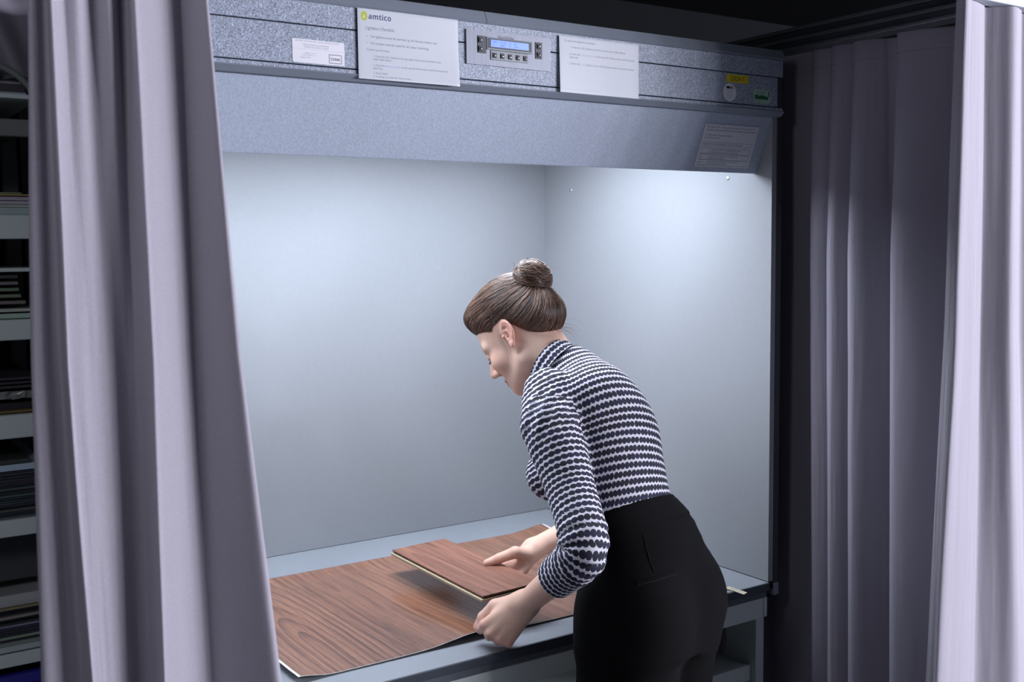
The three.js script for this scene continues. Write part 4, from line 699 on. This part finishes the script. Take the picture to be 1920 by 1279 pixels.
  { const e1 = V(-bunAxis.y, bunAxis.x, 0), e2 = V(0, 0, 1), P = (ax, s, c) => fromHead(BUN[0] + bunAxis.x * ax + e1.x * s, BUN[1] + bunAxis.y * ax + e1.y * s, c);
    const bunField = (x, y, z) => { const [th, , ax, r] = bunQ(x, y, z); const a = th + ax * 18; return ell(ax, r, 0, 0, 0, 0, 0.043 + 0.002 * Math.sin(2 * a), 0.0445 + 0.0025 * Math.sin(3 * a) + 0.002 * Math.sin(7 * a + 40 * ax), 1); };
    const c = fromHead(...BUN); const g = wrapUV(netMesh(bunField, c.clone().subScalar(0.065), c.clone().addScalar(0.065), 0.0026), (x, y, z) => { const [th, , ax, r] = bunQ(x, y, z); return [ax * 22 + r * 8, th / (2 * Math.PI) * 0.6]; }, 100);
    const bun = mesh('bun', g, hairM, hair); const strands = [];
    for (let i = 0; i < 330; i++) { const tilt = rr(-0.55, 0.55), ph = rr(0, 6.28), k0 = rr(-0.9, 0.9), st = rr(0, 6.28), arc = rr(1.2, 3.2), pts = [], off = rr(0.0, 0.0022) + (i % 23 === 0 ? 0.003 : 0); for (let k = 0; k <= 9; k++) { const th = st + arc * k / 9, ax0 = clamp(k0 + tilt * Math.sin(th + ph), -0.97, 0.97), rad = Math.sqrt(1 - ax0 * ax0); const a = th + ax0 * 0.043 * 18, R = (0.0445 + 0.0025 * Math.sin(3 * a) + off); pts.push(P(ax0 * (0.044 + off), Math.cos(th) * rad * R, Math.sin(th) * rad * R)); } strands.push(tone(tube(pts, rr(0.0005, 0.0011), 12, 4, (t) => 0.3 + 0.7 * Math.sin(Math.PI * t)), clamp(rr(-0.15, 0.75), 0, 1))); }
    const m = mesh('bun_strands', mergeGeometries(strands), strandM, bun); m.userData.kind = 'stuff';
    const fly = []; const nape = fromHead(-0.10, -0.03, 0);
    for (let i = 0; i < 16; i++) { const a = fromHead(-0.085 + rr(-0.02, 0.02), -0.045 + rr(-0.01, 0.01), rr(-0.03, 0.03)), d = hF.clone().multiplyScalar(-rr(0.01, 0.03)).addScaledVector(hU, -rr(0.02, 0.055)).addScaledVector(hR, rr(-0.015, 0.015)); fly.push(tone(tube([a, a.clone().addScaledVector(d, 0.5).addScaledVector(hF, -0.006), a.clone().add(d)], 0.0003, 8, 4, (t) => 1 - 0.6 * t), 0.7)); }
    for (let i = 0; i < 4; i++) { const a = fromHead(0.004 + 0.004 * i, 0.016 - 0.004 * i, -0.0775), b = fromHead(0.010 + 0.005 * i + rr(-0.004, 0.004), -0.025, -0.0755), c2 = fromHead(0.018 + 0.006 * i, -0.055 + rr(0, 0.02), -0.071); fly.push(tone(tube([a, b, c2], 0.00032, 8, 4, (t) => 1 - 0.6 * t), 0.3)); }
    for (let i = 0; i < 14; i++) { const th = rr(0, 6.28), s = P(rr(-0.02, 0.03), Math.cos(th) * 0.043, Math.sin(th) * 0.043), d = s.clone().sub(c).normalize().multiplyScalar(rr(0.008, 0.016)).add(V(rr(-0.02, 0.02), rr(-0.012, 0.012), rr(-0.02, 0.02))); fly.push(tone(tube([s, s.clone().addScaledVector(d, 0.5).add(V(0.004, 0.004, 0)), s.clone().add(d)], 0.0003, 8, 4, (t) => 1 - 0.6 * t), 0.55)); }
    const fm = mesh('loose_hair', mergeGeometries(fly), strandM, hair); fm.userData.kind = 'stuff'; }
  // blouse
  const dots = canvasTex(768, 960, (g, w, h) => {
    g.fillStyle = '#dbd8e2'; g.fillRect(0, 0, w, h); let s = 5; const r = () => { s = (s * 1664525 + 1013904223) >>> 0; return s / 4294967296; };
    const nx = 8, ny = 8, cw = w / nx, ch = h / ny;
    for (let j = 0; j < ny; j++) for (let i = 0; i < nx; i++) { const sh = (j % 2) * 0.5 + 0.12 * (r() - 0.5), big = 1 + 0.14 * (r() - 0.5), c = r(); g.fillStyle = c < 0.5 ? '#1b1c2c' : '#20213a'; for (const dx of [-nx, 0, nx]) { g.beginPath(); g.ellipse((i + sh + 0.5 + dx) * cw, (j + 0.5) * ch, cw * 0.535, ch * 0.395 * big, 0, 0, 7); g.fill(); } }
  });
  dots.wrapS = dots.wrapT = THREE.RepeatWrapping;
  const jersey = phy({ map: dots, roughness: 0.85, sheen: 0.3, sheenColor: srgb(225, 225, 240), sheenRoughness: 0.4 });
  const waistS = torso.st[15].s, waist = torso.st[15];
  const elbowL = armL.pts[3], endL = pathL[25].s, endR = pathR[24].s, eL = pathL[18].s;
  const sleeve = (path, x, y, z, left) => { const q = armQuery(path, x, y, z); let d = q.d - 0.0055 - (left ? 0.004 * Math.exp(-Math.pow((q.s - eL) / 0.05, 2)) : 0);
    if (left) { const a = q.ox * FW.x + q.oy * FW.y + q.oz * FW.z, b = q.ox * RT.x + q.oy * RT.y + q.oz * RT.z; const w = Math.exp(-Math.pow((q.s - eL + 0.005) / 0.045, 2)); d += w * 0.0026 * Math.sin((q.s + 0.25 * b) * 260 + 0.6 * noise(x * 40, y * 40, z * 40)); d += 0.0012 * fbm(x * 26, y * 26, z * 26, 2); const sh = Math.exp(-Math.pow((q.s - 0.075) / 0.05, 2)); d += sh * 0.002 * Math.sin((q.s * 0.6 + b) * 170); }
    const end = left ? endL : endR; return { d, s: q.s, end }; };
  const trunk = (x, y, z) => { let d = torso.query(x, y, z).d; for (const b of breasts) d = smin(d, Math.hypot(x - b.x, y - b.y, z - b.z) - 0.056, 0.05); return d - 0.004 + 0.0011 * fbm(x * 18, y * 24, z * 18, 2); };
  const capAt = (path, i, x, y, z) => { const a = path[i].c, b = path[Math.min(i + 1, path.length - 1)].c, dx = b.x - a.x, dy = b.y - a.y, dz = b.z - a.z, l = Math.hypot(dx, dy, dz); return ((x - a.x) * dx + (y - a.y) * dy + (z - a.z) * dz) / l; };
  const nd = hO.clone().sub(neckBase).normalize();
  const blouseField = (x, y, z) => {
    let t = trunk(x, y, z);
    t = smax(t, -((x - waist.c.x) * waist.T.x + (y - waist.c.y) * waist.T.y + (z - waist.c.z) * waist.T.z) - 0.02, 0.004);
    t = smin(t, cone(x, y, z, at(1064, 702, 2.42), at(1044, 687, 2.42), 0.062, 0.052), 0.03);
    const l = sleeve(pathL, x, y, z, true), r = sleeve(pathR, x, y, z, false);
    const near = Math.hypot(x - WL.x, y - WL.y, z - WL.z) < 0.25 ? smax(l.d, capAt(pathL, 25, x, y, z), 0.004) : l.d, nearR = Math.hypot(x - WR.x, y - WR.y, z - WR.z) < 0.2 ? smax(r.d, capAt(pathR, 24, x, y, z), 0.004) : r.d;
    t = smin(t, near, 0.022); t = smin(t, nearR, 0.03);
    return smax(t, (x - neckBase.x) * nd.x + (y - neckBase.y) * nd.y + (z - neckBase.z) * nd.z - 0.008, 0.004);
  };
  const bl = netMesh(blouseField, V(-0.98, 0.78, -0.62), V(-0.1, 1.52, 0.5), 0.0055);
  const which = (x, y, z) => { const l = armQuery(pathL, x, y, z), ld = l.d, ls = l.s, r = armQuery(pathR, x, y, z), rd = r.d, rs = r.s, t = trunk(x, y, z) + 0.004; if (ls > 0.045 && ld < t - 0.002) return 1; if (rs > 0.045 && rd < t - 0.002) return 2; return 0; };
  const ROW = 0.0142 * 8, backLine = new THREE.CatmullRomCurve3([at(1222, 1200, 2.29), at(1176, 957, 2.305), at(1136, 815, 2.364), at(1094, 742, 2.41), at(1046, 672, 2.455), at(998, 602, 2.5)], false, 'centripetal'), backPath = []; for (let i = 0; i <= 50; i++) { const c = backLine.getPoint(i / 50); backPath.push({ c, r: 0.05, s: i ? backPath[i - 1].s + c.distanceTo(backPath[i - 1].c) : 0 }); }
  tangents(backPath);
  const armUV = (path, uvp) => { const ref = V(0, 0, 1); return (x, y, z) => { const q = armQuery(path, x, y, z), a = path[q.i].c, b = path[q.i + 1].c, T = b.clone().sub(a).normalize(), e1 = V(-UP.x + 0.3 * RT.x - FW.x, -UP.y - FW.y, -UP.z + 0.3 * RT.z - FW.z).negate().cross(T).normalize(), e2 = T.clone().cross(e1); return [Math.atan2(q.ox * e1.x + q.oy * e1.y + q.oz * e1.z, q.ox * e2.x + q.oy * e2.y + q.oz * e2.z) / (2 * Math.PI) * 3, along(uvp, x, y, z) / ROW]; }; };
  const trunkUV = (x, y, z) => { const th = torso.query(x, y, z).th; return [th / (2 * Math.PI) * 9, along(backPath, x, y, z) / ROW]; };
  const blouse = mesh('blouse', wrapUV(part(bl, (x, y, z) => which(x, y, z) === 0), trunkUV, 9), jersey, person);
  mesh('sleeve', wrapUV(part(bl, (x, y, z) => which(x, y, z) === 1), armUV(pathL, uvPathL), 3), jersey, blouse);
  mesh('sleeve', wrapUV(part(bl, (x, y, z) => which(x, y, z) === 2), armUV(pathR, uvPathR), 3), jersey, blouse);
  { // standing collar
    const top = at(1026, 676, 2.425), ax = at(1000, 656, 2.44).sub(top).normalize(), c0 = top.clone().addScaledVector(ax, -0.034), c1 = top.clone().addScaledVector(ax, 0.0), e1 = V(0, 1, 0).cross(ax).normalize(), e2 = ax.clone().cross(e1), N = 72, pos = [], uv = [], idx = [], ring = [[0, 0.0665], [0.3, 0.0640], [0.7, 0.0625], [1, 0.0620], [1.02, 0.0600], [0.98, 0.0585], [0.4, 0.059], [0, 0.060]];
    for (let k = 0; k < ring.length; k++) for (let i = 0; i <= N; i++) { const th = i / N * Math.PI * 2, r = ring[k][1] * (1 + 0.012 * Math.sin(5 * th + 3 * k) + 0.01 * Math.sin(11 * th)), p = c0.clone().lerp(c1, ring[k][0] * (1 + 0.05 * Math.sin(3 * th))).addScaledVector(e1, Math.cos(th) * r).addScaledVector(e2, Math.sin(th) * r * 0.98); pos.push(p.x, p.y, p.z); uv.push(i / N * 4.5, (k < 4 ? ring[k][0] : 2 - ring[k][0]) * 0.034 / ROW); }
    for (let k = 0; k < ring.length - 1; k++) for (let i = 0; i < N; i++) { const a = k * (N + 1) + i, b = a + N + 1; idx.push(a, a + 1, b, a + 1, b + 1, b); }
    const g = new THREE.BufferGeometry(); g.setAttribute('position', new THREE.Float32BufferAttribute(pos, 3)); g.setAttribute('uv', new THREE.Float32BufferAttribute(uv, 2)); g.setIndex(idx); g.computeVertexNormals(); mesh('collar', g, jersey, blouse); }
  // trousers and shoes
  const hip = heading(-12), hl = V(hip.z, 0, -hip.x), hipC = at(1216, 1150, 2.29);
  const legs = [1, -1].map((s) => { const h0 = hipC.clone().addScaledVector(hl, s * 0.064), kn = h0.clone().addScaledVector(hip, 0.02).addScaledVector(hl, s * 0.004).setY(0.47), an = h0.clone().addScaledVector(hip, -0.025).addScaledVector(hl, s * 0.004).setY(0.075); return [h0, kn, an]; });
  const butt = [1, -1].map((s) => at(1216, 1112, 2.29).addScaledVector(hl, s * 0.072).addScaledVector(hip, -0.055));
  const topPlane = (x, y, z) => (x - waist.c.x) * waist.T.x + (y - waist.c.y) * waist.T.y + (z - waist.c.z) * waist.T.z;
  const trouserField = (x, y, z) => { let d = torso.query(x, y, z).d - 0.004; for (const b of butt) d = smin(d, Math.hypot(x - b.x, y - b.y, z - b.z) - 0.066, 0.06); let g = 1e9; for (const [a, b, c] of legs) g = smin(g, smin(cone(x, y, z, a, b, 0.109, 0.100), cone(x, y, z, b, c, 0.096, 0.098), 0.03), 0.012); d = smin(d, g, 0.06); d += 0.0022 * fbm(x * 9, y * 12, z * 9, 2); d = smax(d, topPlane(x, y, z) + 0.002, 0.003); return smax(d, 0.07 - y, 0.004); };
  const wool = phy({ color: srgb(5, 5, 7), roughness: 0.95, specularIntensity: 0.4, sheen: 0.05, sheenColor: srgb(70, 75, 90), sheenRoughness: 0.5 });
  const trousers = mesh('trousers', netMesh(trouserField, V(-0.85, 0.04, -0.25), V(-0.1, 1.2, 0.6), 0.009), wool, person);
  const bandTop = 0.003, bandLow = -0.048;
  mesh('waistband', netMesh((x, y, z) => { const d = torso.query(x, y, z).d - 0.0062, t = topPlane(x, y, z); return smax(smax(d, t - bandTop, 0.003), bandLow - t, 0.003); }, V(-0.8, 0.85, -0.3), V(-0.15, 1.2, 0.55), 0.006), wool, trousers);
  // seams follow the cloth: a pixel ray is followed until it meets the trousers
  const meet = (px, py) => { const d = ray(px, py); let s = 1.9; for (let i = 0; i < 200; i++) { const q = EYE.clone().addScaledVector(d, s), v = trouserField(q.x, q.y, q.z); if (v < 0.0004) return q; s += Math.max(v * 0.6, 0.0004); } return EYE.clone().addScaledVector(d, s); };
  const seam = (list, r) => tube(list.map(([a, b]) => meet(a, b)), r, 24, 5);
  mesh('dart_seam', seam([[1207, 1003], [1213, 1030], [1220, 1055], [1227, 1072]], 0.0012), std({ color: srgb(8, 8, 10), roughness: 1 }), trousers);
  mesh('pocket_welt', seam([[1194, 1092], [1220, 1085], [1245, 1077], [1266, 1070]], 0.0022), wool, trousers);
  mesh('pocket_seam', seam([[1196, 1097], [1222, 1091], [1247, 1083], [1270, 1076]], 0.0012), std({ color: srgb(8, 8, 10), roughness: 1 }), trousers);
  for (const [, , an] of legs) { const toe = an.clone().addScaledVector(hip, 0.15).setY(0.022), heel = an.clone().addScaledVector(hip, -0.035).setY(0.026), ank = an.clone().setY(0.085); mesh('shoe', netMesh((x, y, z) => smax(smin(smin(cone(x, y, z, heel, toe, 0.034, 0.026), cone(x, y, z, heel.clone().addScaledVector(hip, 0.06), toe, 0.04, 0.03), 0.02), cone(x, y, z, ank, heel, 0.032, 0.034), 0.03), 0.001 - y, 0.003), an.clone().add(V(-0.13, -0.1, -0.24)), an.clone().add(V(0.13, 0.09, 0.13)), 0.006), std({ color: srgb(20, 20, 22), roughness: 0.4 }), person); }
}
renderer.render(scene, camera);
